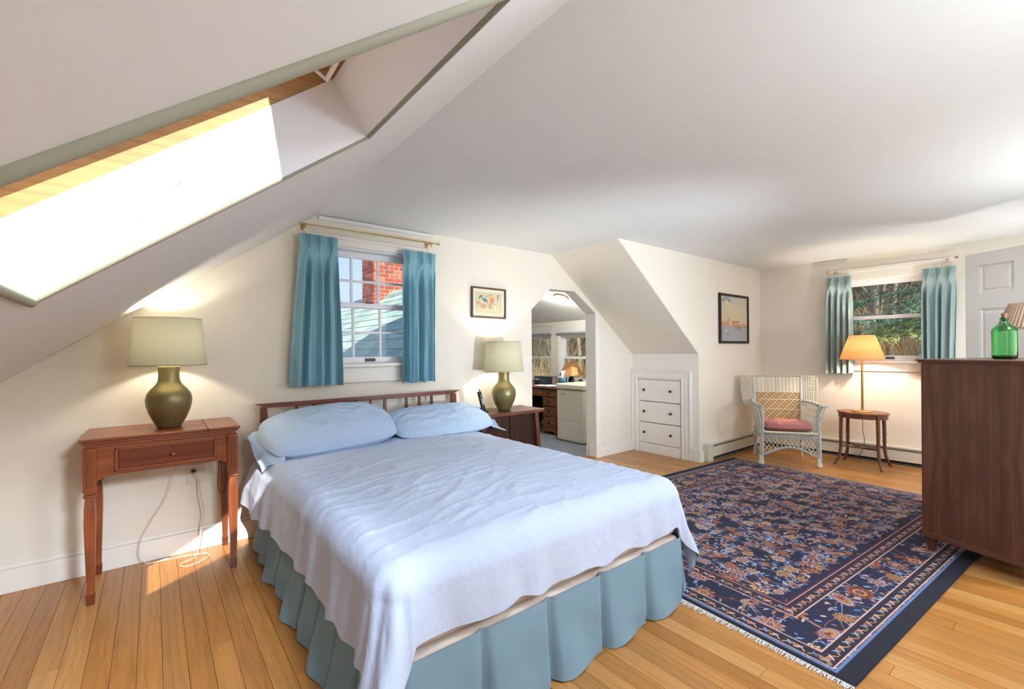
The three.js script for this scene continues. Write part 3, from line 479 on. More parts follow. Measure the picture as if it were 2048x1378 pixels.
picture('picture_frame', 'small horizontal print in a thin brown frame above the nightstand lamp', 0.405, 0.295, 0.016, std('#5a3a26', 0.4), printA, [2.553, 1.738, ZB + 0.004], 0, 0.034, '#e3dfc8', -0.01);
const printB = canvasTex(440, 768, (c, W, Hh) => {
  const g = c.createLinearGradient(0, 0, 0, Hh); g.addColorStop(0, '#b9b9ae'); g.addColorStop(0.35, '#cfc6a4'); g.addColorStop(0.6, '#d9bd8c'); g.addColorStop(0.66, '#c6b69c'); g.addColorStop(0.68, '#98a2a9'); g.addColorStop(1, '#a4a6aa'); c.fillStyle = g; c.fillRect(0, 0, W, Hh);
  const r = rng(17);
  for (let i = 0; i < 240; i++) { const y = r() * Hh; c.fillStyle = y > 500 ? `rgba(${120 + r() * 60},${130 + r() * 50},${150 + r() * 40},0.12)` : `rgba(${180 + r() * 60},${170 + r() * 50},${130 + r() * 70},0.12)`; c.beginPath(); c.ellipse(r() * W, y, 20 + r() * 90, 6 + r() * 16, (r() - 0.5) * 0.6, 0, 7); c.fill(); }
  const P = (col, pts) => { c.fillStyle = col; c.beginPath(); pts.forEach(([x, y], i) => (i ? c.lineTo(x, y) : c.moveTo(x, y))); c.fill(); };
  P('rgba(110,118,150,0.75)', [[0, 20], [130, 10], [180, 80], [150, 110], [90, 50], [60, 100], [0, 90]]); P('rgba(225,210,140,0.9)', [[95, 60], [160, 150], [150, 160], [90, 130]]); P('rgba(230,215,160,0.9)', [[0, 20], [50, 15], [20, 70], [0, 70]]);
  c.strokeStyle = 'rgba(120,110,110,0.6)'; c.lineWidth = 5; for (const [x, y0, y1] of [[68, 160, 480], [110, 320, 500]]) { c.beginPath(); c.moveTo(x, y0); c.lineTo(x, y1); c.stroke(); }
  P('rgba(125,115,110,0.6)', [[130, 330], [160, 420], [120, 420]]);
  for (let i = 0; i < 50; i++) { c.fillStyle = `rgba(${190 + r() * 30},${95 + r() * 50},${60 + r() * 30},0.55)`; c.fillRect(r() * 130, 420 + r() * 70, 8 + r() * 20, 8 + r() * 26); c.fillRect(170 + r() * 130, 440 + r() * 80, 8 + r() * 22, 10 + r() * 30); c.fillRect(320 + r() * 110, 460 + r() * 60, 8 + r() * 16, 8 + r() * 26); }
  P('#7a2f2a', [[180, 425], [290, 415], [290, 438], [180, 440]]); P('rgba(110,108,130,0.7)', [[260, 510], [330, 500], [335, 590], [265, 580]]); P('rgba(150,150,155,0.8)', [[0, 490], [160, 500], [160, 515], [0, 512]]);
  P('#e8e5dc', [[85, 590], [98, 560], [98, 620], [80, 620]]); P('#4a4b4a', [[95, 640], [130, 628], [118, 652], [98, 652]]);
});
picture('picture_frame', 'harbour watercolour in a dark frame on the dormer wall above the wicker chair', 0.735, 0.60, 0.03, M.ebony, printB, [5.612, 1.638, ZK + 0.004], 0, 0, '#fff');

// ---------------------------------------------------------------- built-in drawers in the knee wall
{
  const t = thing('built_in_drawers', 'white built-in chest of three drawers with black knobs in the knee wall', 'drawers', [XK, 0, -3.22]);
  // local: x into the wall, z along it
  part('case', [span(0.004, 0.07, 0, 0.93, -0.315, -0.305), span(0.004, 0.07, 0, 0.93, 0.305, 0.315), span(0.004, 0.07, 0.915, 0.93, -0.31, 0.31), span(0.06, 0.075, 0, 0.93, -0.31, 0.31)], M.cabinet, t);
  const prof = (y0, y1, z0, z1) => [span(-0.016, 0.002, y0, y1, z0, z1, 0.004)];
  part('casing_side', [span(-0.02, 0.002, 0, 0.931, -0.383, -0.312, 0.004), span(-0.03, 0.002, 0, 1.007, -0.385, -0.365, 0.006), span(-0.026, 0, 0, 0.94, -0.322, -0.308, 0.005)], M.cabinet, t);
  part('casing_side', [span(-0.02, 0.002, 0, 0.931, 0.312, 0.405, 0.004), span(-0.03, 0.002, 0, 1.007, 0.405, 0.43, 0.006), span(-0.026, 0, 0, 0.94, 0.308, 0.324, 0.005), span(-0.025, 0, 0, 1.0, 0.36, 0.372, 0.004)], M.cabinet, t);
  part('casing_head', [span(-0.0205, 0.002, 0.93, 1.0105, -0.364, 0.404, 0.004), span(-0.031, 0.002, 1.006, 1.032, -0.386, 0.432, 0.006), span(-0.0265, 0, 0.925, 0.9405, -0.3225, 0.3245, 0.005)], M.cabinet, t);
  part('stile', [span(-0.006, 0.01, 0, 0.925, -0.31, -0.288, 0.002), span(-0.006, 0.01, 0, 0.925, 0.292, 0.31, 0.002), span(-0.006, 0.01, 0.905, 0.925, -0.3, 0.3, 0.002)], M.cabinet, t);
  part('base_panel', span(-0.006, 0.012, 0, 0.118, -0.287, 0.291, 0.003), M.cabinet, t);
  for (const [y0, y1] of [[0.122, 0.372], [0.378, 0.632], [0.638, 0.902]]) {
    const d = part('drawer', span(-0.008, 0.02, y0 + 0.002, y1 - 0.002, -0.285, 0.289, 0.003), M.cabinet, t);
    for (const z of [-0.198, 0.170]) part('knob', lathe([[0.0001, 0], [0.006, 0.001], [0.006, 0.01], [0.015, 0.016], [0.016, 0.023], [0.01, 0.03], [0.0001, 0.031]], 20).rotateZ(Math.PI / 2).translate(-0.008, (y0 + y1) / 2 + 0.005, z), M.black, d);
  }
}
// ---------------------------------------------------------------- baseboard heaters
function heater(label, len, pos, turn, cap) {
  const t = thing('baseboard_heater', label, 'heater', pos, turn);   // local: x along, z out of the wall
  part('back_plate', span(0, len, 0.02, 0.195, 0, 0.004), M.heater, t);
  part('hood', [span(0, len, 0.19, 0.198, 0, 0.05, 0.002), bx(len, 0.012, 0.006, len / 2, 0.186, 0.05)], M.heater, t);
  part('slot', span(0.002, len - 0.002, 0.02, 0.188, 0.004, 0.042), M.slot, t);
  part('damper', span(0, len, 0.166, 0.172, 0.036, 0.052), std('#a8a394', 0.5), t);
  part('front_cover', [span(0, len, 0.045, 0.152, 0.05, 0.058, 0.003), span(0, len, 0.148, 0.156, 0.044, 0.06, 0.003)], M.heater, t);
  part('floor_strip', span(0, len, 0.0, 0.03, 0.0, 0.035), M.heaterBase, t);
  if (cap) part('end_cap', span(-0.002, cap, 0.0, 0.202, 0, 0.066, 0.006), std('#cfcdb8', 0.45), t);
}
heater('cream baseboard heater along the dormer side wall, ending at the drawers', 1.44, [4.88, 0, ZK], 0, 0.11);
heater('cream baseboard heater under the window behind the bamboo-leg table', 2.48, [XF, 0, -2.64], -Math.PI / 2, 0);

// ---------------------------------------------------------------- wicker chair
{
  const wick = std('#d8d2bd', 0.75), wick2 = std('#cfc7ad', 0.8), wick3 = std('#c4c7c0', 0.8);
  const t = thing('wicker_chair', 'old white-painted wicker armchair in the dormer corner', 'chair', [5.60, 0, -2.135], -0.985);
  // local: x to the sitter's left, z to the front
  const S = new Sticks(), v3 = (x, y, z) => new THREE.Vector3(x, y, z);
  const weave = (name, f, nu, nv, r, mat, both = true) => { // lattice of reeds over a surface f(u, v)
    const s = new Sticks(); for (let i = 0; i <= nu; i++) for (let k = 0; k < 8; k++) s.add(v3(...f(i / nu, k / 8)), v3(...f(i / nu, (k + 1) / 8)), r, r, 5);
    if (both) for (let j = 0; j <= nv; j++) for (let k = 0; k < nu; k++) { const w = (k + j) % 2 ? 0.003 : -0.003; const a = v3(...f(k / nu, j / nv)), b = v3(...f((k + 1) / nu, j / nv)); a.z += w; b.z -= w; s.add(a, b, r, r, 5); }
    return part(name, s.build(), mat, t);
  };
  const braid = (pts, r, n, mat, name, parent = t) => { const c = new THREE.CatmullRomCurve3(pts.map(V)), gs = []; for (let q = 0; q < 3; q++) { const P = []; for (let i = 0; i <= n; i++) { const u = i / n, p = c.getPoint(u), a = u * n * 0.9 + q * 2.094; P.push(new THREE.Vector3(p.x + Math.cos(a) * r * 0.6, p.y + Math.sin(a) * r * 0.6, p.z + Math.sin(a * 1.0 + 1) * r * 0.5)); } gs.push(new THREE.TubeGeometry(new THREE.CatmullRomCurve3(P), n * 2, r * 0.62, 5)); } return part(name, join(gs), mat, parent); };
  const bw = 0.255, bz = -0.25, tilt = (y) => bz - (y - 0.36) * 0.14;
  // seat frame and legs
  part('seat_frame', [tube([[-0.26, 0.36, 0.24], [0, 0.36, 0.265], [0.26, 0.36, 0.24], [0.25, 0.36, 0], [0.235, 0.36, -0.24], [0, 0.36, -0.25], [-0.235, 0.36, -0.24], [-0.25, 0.36, 0]], 0.014, 80, 8, true), rb(0.5, 0.012, 0.46, 0.005, 0, 0.362, 0.0)], wick2, t);
  for (const s of [-1, 1]) {
    const l = braid([[s * 0.275, 0.055, 0.235], [s * 0.272, 0.2, 0.235], [s * 0.27, 0.36, 0.235], [s * 0.268, 0.55, 0.23], [s * 0.285, 0.645, 0.235]], 0.02, 44, wick3, 'front_leg');
    part('foot_wrap', lathe([[0.0001, 0], [0.024, 0], [0.03, 0.012], [0.029, 0.03], [0.02, 0.06], [0.018, 0.1], [0.0001, 0.1]], 14).translate(s * 0.275, 0, 0.235), wick, l);
    part('back_leg', [rod([s * 0.25, 0.0, -0.30], [s * 0.235, 0.36, bz], 0.014, 0.017), rod([s * 0.235, 0.36, bz], [s * bw, 0.94, tilt(0.94)], 0.016, 0.014)], wick3, t);
  }
  // back: slatted top band, diagonal reeds below, woven wings at both sides
  const bandY0 = 0.755, bandY1 = 0.93;
  for (let k = 0; k < 13; k++) { const x = -bw + 0.012 + (k + 0.5) * (2 * bw - 0.024) / 13; part('back_slat', bar([x, bandY0, tilt(bandY0)], [x, bandY1, tilt(bandY1)], 0.033, 0.008, 0.034, 0.008), k % 3 ? wick : wick2, t); }
  { const s = new Sticks(), y0 = 0.40, y1 = 0.752; const at = (x, y) => v3(x, y, tilt(y)); for (let k = -12; k < 17; k++) for (const dir of k % 1 ? [1] : [1, -1]) { let prev = null; for (let j = 0; j <= 10; j++) { const y = lerp(y1, y0, j / 10), x = -bw + (k + 0.5) * 0.0425 + dir * (y1 - y) * 0.95 * (dir > 0 ? 1 : 1) + (dir < 0 ? 0.02 : 0); const p = Math.abs(x) < bw - 0.005 ? at(x, y) : null; if (prev && p && (dir > 0 || k % 2)) s.add(prev, p, 0.0035, 0.0035, 5); prev = p; } }
    for (const y of [0.752, 0.665, 0.55]) s.add(at(-bw, y), at(bw, y), 0.005, 0.005, 6); part('back_lattice', s.build(), std('#e0d6ba', 0.75), t); }
  part('back_lining', span(-bw, bw, 0.40, 0.752, -0.004, 0.0).applyMatrix4(new THREE.Matrix4().makeRotationX(-0.139)).translate(0, 0.002, bz + 0.042 - 0.0), std('#c79a63', 0.9), t);
  for (const s of [-1, 1]) {
    const f = (u, v) => { const y = lerp(0.615, 0.935, v), x = s * lerp(bw, lerp(0.375, 0.40, v), u); return [x, y, tilt(y) + 0.05 * u]; };
    weave('wing', f, 6, 15, 0.0062, wick);
    braid([[s * bw, 0.612, tilt(0.61)], [s * 0.37, 0.612, tilt(0.61) + 0.05], [s * 0.385, 0.68, tilt(0.68) + 0.05], [s * 0.40, 0.93, tilt(0.93) + 0.05]], 0.0095, 36, wick2, 'wing_edge');
  }
  braid([[-0.40, 0.94, tilt(0.94) + 0.05], [-bw, 0.945, tilt(0.94)], [0, 0.948, tilt(0.94)], [bw, 0.945, tilt(0.94)], [0.40, 0.94, tilt(0.94) + 0.05]], 0.0105, 60, wick2, 'top_rail');
  // arms: rail, upright reeds
  for (const s of [-1, 1]) {
    braid([[s * 0.262, 0.66, -0.27], [s * 0.30, 0.66, -0.1], [s * 0.315, 0.655, 0.1], [s * 0.31, 0.66, 0.22], [s * 0.33, 0.665, 0.29], [s * 0.285, 0.652, 0.30]], 0.014, 50, wick3, 'arm_rail');
    const f = (u, v) => [s * (lerp(0.255, 0.30 + 0.015 * Math.sin(u * 3), v)), lerp(0.37, 0.655, v), lerp(-0.25, 0.225, u)];
    weave('arm_reeds', f, 17, 4, 0.0042, wick, true);
    part('arm_post', [rod([s * 0.27, 0.42, 0.235], [s * 0.325, 0.66, 0.285], 0.006), rod([s * 0.262, 0.50, 0.235], [s * 0.30, 0.66, 0.27], 0.005)], wick3, t);
    // side skirt
    const g = (u, v) => [s * 0.262, lerp(0.20 + 0.07 * Math.sin(u * Math.PI), 0.355, v), lerp(-0.25, 0.235, u)];
    weave('side_skirt', g, 14, 4, 0.005, wick3, true);
  }
  // front skirt: band, crossed reeds, arched braid
  part('seat_band', (() => { const s = new Sticks(); for (let k = 0; k < 40; k++) { const x = lerp(-0.255, 0.255, k / 39), z = 0.262 - 0.35 * x * x; s.add(v3(x, 0.305, z), v3(x, 0.365, z), 0.0066, 0.0066, 5); } return s.build(); })(), wick3, t);
  const arch = (x) => 0.105 + 0.10 * Math.cos(clamp(Math.abs(x) / 0.26) * Math.PI / 2) * 1.0;
  part('front_lattice', (() => { const s = new Sticks(); for (let k = -6; k < 20; k++) for (const d of [1, -1]) { let prev = null; for (let j = 0; j <= 8; j++) { const y = 0.305 - j * 0.025, x = -0.26 + k * 0.04 + d * j * 0.017, z = 0.255 - 0.35 * x * x; const p = Math.abs(x) < 0.262 && y > arch(x) - 0.01 ? v3(x, y, z + d * 0.002) : null; if (prev && p) s.add(prev, p, 0.0035, 0.0035, 5); prev = p; } } return s.build(); })(), wick, t);
  braid([...Array(13)].map((_, i) => { const x = lerp(-0.265, 0.265, i / 12); return [x, arch(x), 0.256 - 0.35 * x * x]; }), 0.014, 70, wick3, 'arched_edge');
  part('stretcher', [rod([-0.272, 0.12, 0.235], [-0.243, 0.14, -0.28], 0.008), rod([0.272, 0.12, 0.235], [0.243, 0.14, -0.28], 0.008)], wick3, t);
  // cushion
  const cu = thing('seat_cushion', 'faded rose-pink cushion on the wicker chair seat', 'cushion', [5.60, 0.37, -2.135], -0.985);
  const fade = tex(256, 256, (u, v) => { const n = fbm(u * 5 + 2, v * 5, 3, 4), m = smooth(-0.1, 0.25, n + 0.35 - Math.hypot(u - 0.38, v - 0.5) * 1.1), w = 0.06 * fbm(u * 70, v * 70, 1, 2); return [lerp(0.68, 0.86, m) + w, lerp(0.44, 0.60, m) + w, lerp(0.43, 0.52, m) + w]; });
  const cush = (sg) => (u, v) => { const a = (sg > 0 ? u : 1 - u) * 2 - 1, b = v * 2 - 1, e = Math.pow(Math.max(0, 1 - Math.pow(Math.abs(a), 5)), 0.4) * Math.pow(Math.max(0, 1 - Math.pow(Math.abs(b), 5)), 0.4); const round = 1 - 0.1 * a * a * b * b; return [a * 0.245 * round, 0.038 + sg * 0.042 * e + (sg > 0 ? 0.018 * e * (1 - 0.6 * Math.exp(-((a + 0.2) ** 2 + b * b) * 3)) + 0.006 * fbm(a * 3, b * 3, 4, 3) * e : 0), b * 0.235 * round + 0.02]; };
  part('pad', [sheet((u, v) => cush(1)(v, u), 34, 34), sheet((u, v) => cush(-1)(v, u), 20, 20)], std('#ffffff', 0.95, { map: fade }), cu);
}

// ---------------------------------------------------------------- bamboo-leg table and brass lamp
{
  const t = thing('side_table', 'small oval side table with bamboo-turned legs under the brass lamp', 'table', [6.03, 0, -1.515]);
  const ell = new THREE.Shape(); ell.absellipse(0, 0, 0.185, 0.225, 0, Math.PI * 2);
  part('top', [extrude(ell, 0.012, 0.004).rotateX(-Math.PI / 2).translate(0, 0.566, 0)], M.maple, t);
  const ring = new THREE.Shape(); ring.absellipse(0, 0, 0.178, 0.218, 0, Math.PI * 2); const hh = new THREE.Path(); hh.absellipse(0, 0, 0.162, 0.202, 0, Math.PI * 2); ring.holes.push(hh);
  part('apron', extrude(ring, 0.048).rotateX(-Math.PI / 2).translate(0, 0.517, 0), M.walnut, t);
  for (const [x, z] of [[-0.12, 0.16], [-0.12, -0.16], [0.10, 0.16], [0.10, -0.16]]) {
    const c = new THREE.CatmullRomCurve3([[x, 0.56, z], [x * 1.05, 0.4, z * 1.02], [x * 1.1, 0.15, z * 1.05], [x * 1.3, 0.05, z * 1.18], [x * 1.55, 0.0, z * 1.3]].map(V));
    const lg = part('leg', (() => { const s = new Sticks(); for (let k = 0; k < 20; k++) s.add(c.getPoint(k / 20), c.getPoint((k + 1) / 20), lerp(0.019, 0.0115, k / 20), lerp(0.019, 0.0115, (k + 1) / 20), 10); return s.build(); })(), M.walnut, t);
    for (const u of [0.3, 0.38, 0.62]) { const p = c.getPoint(u); part('bamboo_knot', new THREE.TorusGeometry(lerp(0.017, 0.012, u), 0.0055, 8, 16).rotateX(Math.PI / 2).translate(p.x, p.y, p.z), M.walnut, lg); }
  }
  part('cross_stretcher', [tube([[-0.13, 0.21, 0.166], [-0.03, 0.19, 0.03], [0.03, 0.19, -0.03], [0.11, 0.21, -0.166]], 0.011, 20, 8), tube([[-0.13, 0.21, -0.166], [-0.03, 0.192, -0.03], [0.03, 0.192, 0.03], [0.11, 0.21, 0.166]], 0.011, 20, 8)], M.walnut, t);
  const l = thing('brass_lamp', 'brass column lamp with a glowing amber pleated shade on the oval table', 'lamp', [6.03, 0.582, -1.515]);
  part('base', lathe([[0.0001, 0], [0.098, 0], [0.1, 0.004], [0.094, 0.01], [0.06, 0.013], [0.02, 0.02], [0.011, 0.03], [0.0001, 0.03]], 48), M.brass, l);
  part('column', rod([0, 0.02, 0], [0, 0.64, 0], 0.0115, 0.0115, 20), M.brass, l);
  part('finial', lathe([[0.0001, 0.85], [0.006, 0.845], [0.005, 0.835], [0.008, 0.828], [0.0001, 0.826]], 12), M.brass, l);
  part('bulb', new THREE.SphereGeometry(0.03, 20, 14).translate(0, 0.69, 0), bulbMat, l);
  const P = new THREE.PointLight(new THREE.Color(1, 0.87, 0.70), 1.25); P.position.set(0, 0.69, 0); P.castShadow = true; P.shadow.radius = 1.5; l.add(P);
  const amber = phy('#d69c62', 0.9, { transmission: 0.08, thickness: 0, side: THREE.DoubleSide });
  const s = part('shade', sheet((u, v) => { const a = -u * Math.PI * 2, r = lerp(0.2, 0.112, v) + 0.0022 * Math.cos(a * 84); return [Math.cos(a) * r, 0.565 + 0.262 * v, Math.sin(a) * r]; }, 504, 4, 0, 1, 1), amber, l);
  part('shade_ring', ringTop(0.112, 0.827), M.brass, s); part('shade_ring', ringTop(0.2, 0.565), std('#b98a4e', 0.8), s);
  part('spider', [0, 1, 2].map((k) => rod([0, 0.825, 0], [Math.cos(k * 2.094) * 0.112, 0.825, Math.sin(k * 2.094) * 0.112], 0.0016, 0.0016, 5)), M.brass, s);
  single('lamp_cord', tube([[6.04, 0.52, -1.515], [6.05, 0.4, -1.52], [6.07, 0.25, -1.51], [6.12, 0.12, -1.55], [6.2, 0.05, -1.62], [6.27, 0.012, -1.70]], 0.003, 50, 6), M.brownCord, 'brown cord hanging under the oval table to the heater', 'cord');
}

// ---------------------------------------------------------------- rug
{
  const A = -0.07, L = 3.08, W = 2.23, PX = 640;
  const map = canvasTex(Math.round(L * PX), Math.round(W * PX), (c, w, h) => {
    const r = rng(77), N = '#20233f', cols = { blue: ['#6f8fbd', '#8fa9c9', '#4f6f9f', '#7f9cc4'], rust: ['#99553b', '#88442f', '#a76a4a'], gold: ['#bd9a6c', '#c8aa80', '#a98456'], pink: ['#b79690', '#ab867f', '#c4a9a0'], wine: ['#5e2430', '#6d2c34'], leaf: ['#5b6b52', '#6f7f66'] };
    const pick = (k) => cols[k][Math.floor(r() * cols[k].length)];
    c.fillStyle = N; c.fillRect(0, 0, w, h);
    const leaf = (x, y, a, l, col) => { c.save(); c.translate(x, y); c.rotate(a); c.fillStyle = col; c.beginPath(); c.moveTo(0, 0); c.quadraticCurveTo(l * 0.5, -l * 0.32, l, 0); c.quadraticCurveTo(l * 0.5, l * 0.32, 0, 0); c.fill(); c.restore(); };
    const flower = (x, y, s, kind) => {
      c.save(); c.translate(x, y); c.rotate(r() * 6.28); const n = 8 + Math.floor(r() * 5), A1 = pick(kind === 0 ? 'gold' : kind === 1 ? 'pink' : 'rust'), B1 = pick(kind === 2 ? 'gold' : 'rust');
      for (let k = 0; k < n; k++) { c.save(); c.rotate(k / n * 6.283); c.fillStyle = A1; c.beginPath(); c.ellipse(s * 0.72, 0, s * 0.36, s * 0.2, 0, 0, 7); c.fill(); c.fillStyle = pick('wine'); c.beginPath(); c.ellipse(s * 0.62, 0, s * 0.18, s * 0.07, 0, 0, 7); c.fill(); c.restore(); }
      c.fillStyle = B1; c.beginPath(); c.arc(0, 0, s * 0.5, 0, 7); c.fill(); c.fillStyle = A1; c.beginPath(); c.arc(0, 0, s * 0.36, 0, 7); c.fill(); c.fillStyle = N; c.beginPath(); c.arc(0, 0, s * 0.2, 0, 7); c.fill(); c.fillStyle = pick('pink'); c.beginPath(); c.arc(0, 0, s * 0.1, 0, 7); c.fill(); c.restore();
    };
    const palm = (x, y, s) => { c.save(); c.translate(x, y); c.rotate(r() * 6.28); for (let k = 5; k >= 0; k--) { c.fillStyle = k % 2 ? pick('rust') : k === 4 ? pick('blue') : pick('gold'); c.beginPath(); c.ellipse(0, 0, s * (0.3 + 0.16 * k), s * (0.16 + 0.1 * k), 0, 0, 7); c.fill(); } c.fillStyle = N; c.beginPath(); c.ellipse(0, 0, s * 0.18, s * 0.1, 0, 0, 7); c.fill(); c.strokeStyle = pick('wine'); c.lineWidth = 2; for (let k = -3; k <= 3; k++) { c.beginPath(); c.moveTo(0, 0); c.lineTo(s * 1.0 * Math.cos(k * 0.35), s * 0.6 * Math.sin(k * 0.5)); c.stroke(); } c.restore(); };
    const scatter = (x0, y0, x1, y1, n, big, seedGap) => {
      c.save(); c.beginPath(); c.rect(x0, y0, x1 - x0, y1 - y0); c.clip();
      const pts = []; for (let y = y0, j = 0; y < y1; y += seedGap * 0.88, j++) for (let x = x0 + (j % 2) * seedGap / 2; x < x1; x += seedGap) pts.push([x + (r() - 0.5) * seedGap * 0.5, y + (r() - 0.5) * seedGap * 0.5]);
      c.lineCap = 'round';
      pts.forEach((p, i) => { const near = pts.filter((q) => q !== p).sort((a, b) => Math.hypot(a[0] - p[0], a[1] - p[1]) - Math.hypot(b[0] - p[0], b[1] - p[1])).slice(0, 4); for (const q of near) { c.strokeStyle = r() < 0.55 ? pick('blue') : r() < 0.5 ? pick('rust') : pick('gold'); c.lineWidth = 1.6 + r() * 1.3; const mx = (p[0] + q[0]) / 2 + (r() - 0.5) * 90, my = (p[1] + q[1]) / 2 + (r() - 0.5) * 90; c.beginPath(); c.moveTo(...p); c.quadraticCurveTo(mx, my, ...q); c.stroke(); for (let k = 0; k < 4; k++) leaf(lerp(p[0], q[0], r()) + (r() - 0.5) * 24, lerp(p[1], q[1], r()) + (r() - 0.5) * 24, r() * 6.28, 14 + r() * 18, r() < 0.5 ? pick('blue') : r() < 0.5 ? pick('rust') : pick('pink')); } });
      for (let k = 0; k < n; k++) { const x = lerp(x0, x1, r()), y = lerp(y0, y1, r()); c.fillStyle = pick(['rust', 'gold', 'pink', 'blue', 'wine', 'leaf'][Math.floor(r() * 6)]); c.beginPath(); c.ellipse(x, y, 4 + r() * 6, 3 + r() * 5, r() * 3, 0, 7); c.fill(); }
      pts.forEach((p, i) => (r() < 0.28 ? palm(p[0], p[1], big * (0.7 + 0.4 * r())) : flower(p[0], p[1], big * (0.55 + 0.45 * r()), Math.floor(r() * 3)))); c.restore();
    };
    const m = (v) => v * PX, field = 0.42;
    // wide border, then the field over it
    scatter(0, 0, w, h, 700, 40, 112);
    c.fillStyle = N; c.fillRect(m(field), m(field), w - m(2 * field), h - m(2 * field));
    scatter(m(field), m(field), w - m(field), h - m(field), 600, 25, 74);
    const sx = (d) => Math.max(0, d - 0.045), frame = (d, t, col) => { const e = sx(d); c.fillStyle = col; c.fillRect(m(e), m(d), w - m(2 * e), m(t)); c.fillRect(m(e), h - m(d + t), w - m(2 * e), m(t)); c.fillRect(m(e), m(d), m(d ? t : 0.03), h - m(2 * d)); c.fillRect(w - m(e + (d ? t : 0.03)), m(d), m(d ? t : 0.03), h - m(2 * d)); };
    const guard = (d, t, ground) => { frame(d, t, ground); const put = (x, y, a) => { c.save(); c.translate(x, y); c.rotate(a); c.strokeStyle = pick('gold'); c.lineWidth = 4; c.beginPath(); c.moveTo(-m(0.045), -m(t * 0.3)); c.quadraticCurveTo(0, m(t * 0.55), m(0.045), -m(t * 0.3)); c.stroke(); leaf(-m(0.03), m(t * 0.2), -0.8, m(0.045), pick('pink')); leaf(m(0.01), -m(t * 0.2), 0.8, m(0.04), pick('blue')); c.fillStyle = pick('rust'); c.beginPath(); c.arc(0, 0, m(t * 0.16), 0, 7); c.fill(); c.restore(); }; for (let x = sx(d) + 0.05; x < L - sx(d); x += 0.1) { put(m(x), m(d + t / 2), 0); put(m(x), h - m(d + t / 2), Math.PI); } for (let y = d + 0.1; y < W - d; y += 0.1) { put(m(sx(d) + t / 2), m(y), -Math.PI / 2); put(w - m(sx(d) + t / 2), m(y), Math.PI / 2); } frame(d - 0.006, 0.007, '#c7aaa6'); frame(d + t, 0.007, '#c7aaa6'); };
    frame(0, 0.075, '#1a1c2b'); frame(0.066, 0.012, '#5f7aa8'); guard(0.088, 0.065, '#2a2330'); guard(0.335, 0.07, '#3a2330'); frame(0.41, 0.012, '#4a2030');
    for (let k = 0; k < 26000; k++) { c.fillStyle = r() < 0.5 ? 'rgba(0,0,0,0.10)' : 'rgba(255,240,225,0.07)'; c.fillRect(r() * w, r() * h, 2 + r() * 5, 1.5); }
  });
  const t = thing('persian_rug', 'navy oriental rug with rust and blue floral pattern', 'rug', [2.054, 0, -0.546], A);
  const g = rb(L, 0.011, W, 0.004, L / 2, 0.006, -W / 2); { const p = g.attributes.position, uv = g.attributes.uv; for (let i = 0; i < p.count; i++) uv.setXY(i, p.getX(i) / L, -p.getZ(i) / W); }
  const pile = tex(256, 256, (u, v) => [0.5 + 0.5 * fbm(u * 90, v * 90, 2, 2)], false, 8, THREE.RepeatWrapping);
  part('pile', g, std('#ffffff', 0.95, { map, bumpMap: pile, bumpScale: 0.0025 }), t);
  const r = rng(8); for (const s of [0, 1]) { const st = new Sticks(), x0 = s ? L : 0, d = s ? 1 : -1; for (let k = 0; k < 520; k++) { const z = -k / 520 * W - 0.002, a = new THREE.Vector3(x0, 0.006, z), b = new THREE.Vector3(x0 + d * (0.012 + r() * 0.014), 0.0035, z + (r() - 0.5) * 0.012), e = new THREE.Vector3(b.x + d * (0.006 + r() * 0.012), 0.002, b.z + (r() - 0.5) * 0.012); st.add(a, b, 0.0022, 0.002, 4); st.add(b, e, 0.002, 0.001, 4); } const f = part('fringe', st.build(), std('#d9d6d2', 0.95), t); f.userData.kind = 'stuff'; f.userData.label = 'off-white knotted fringe'; }
}

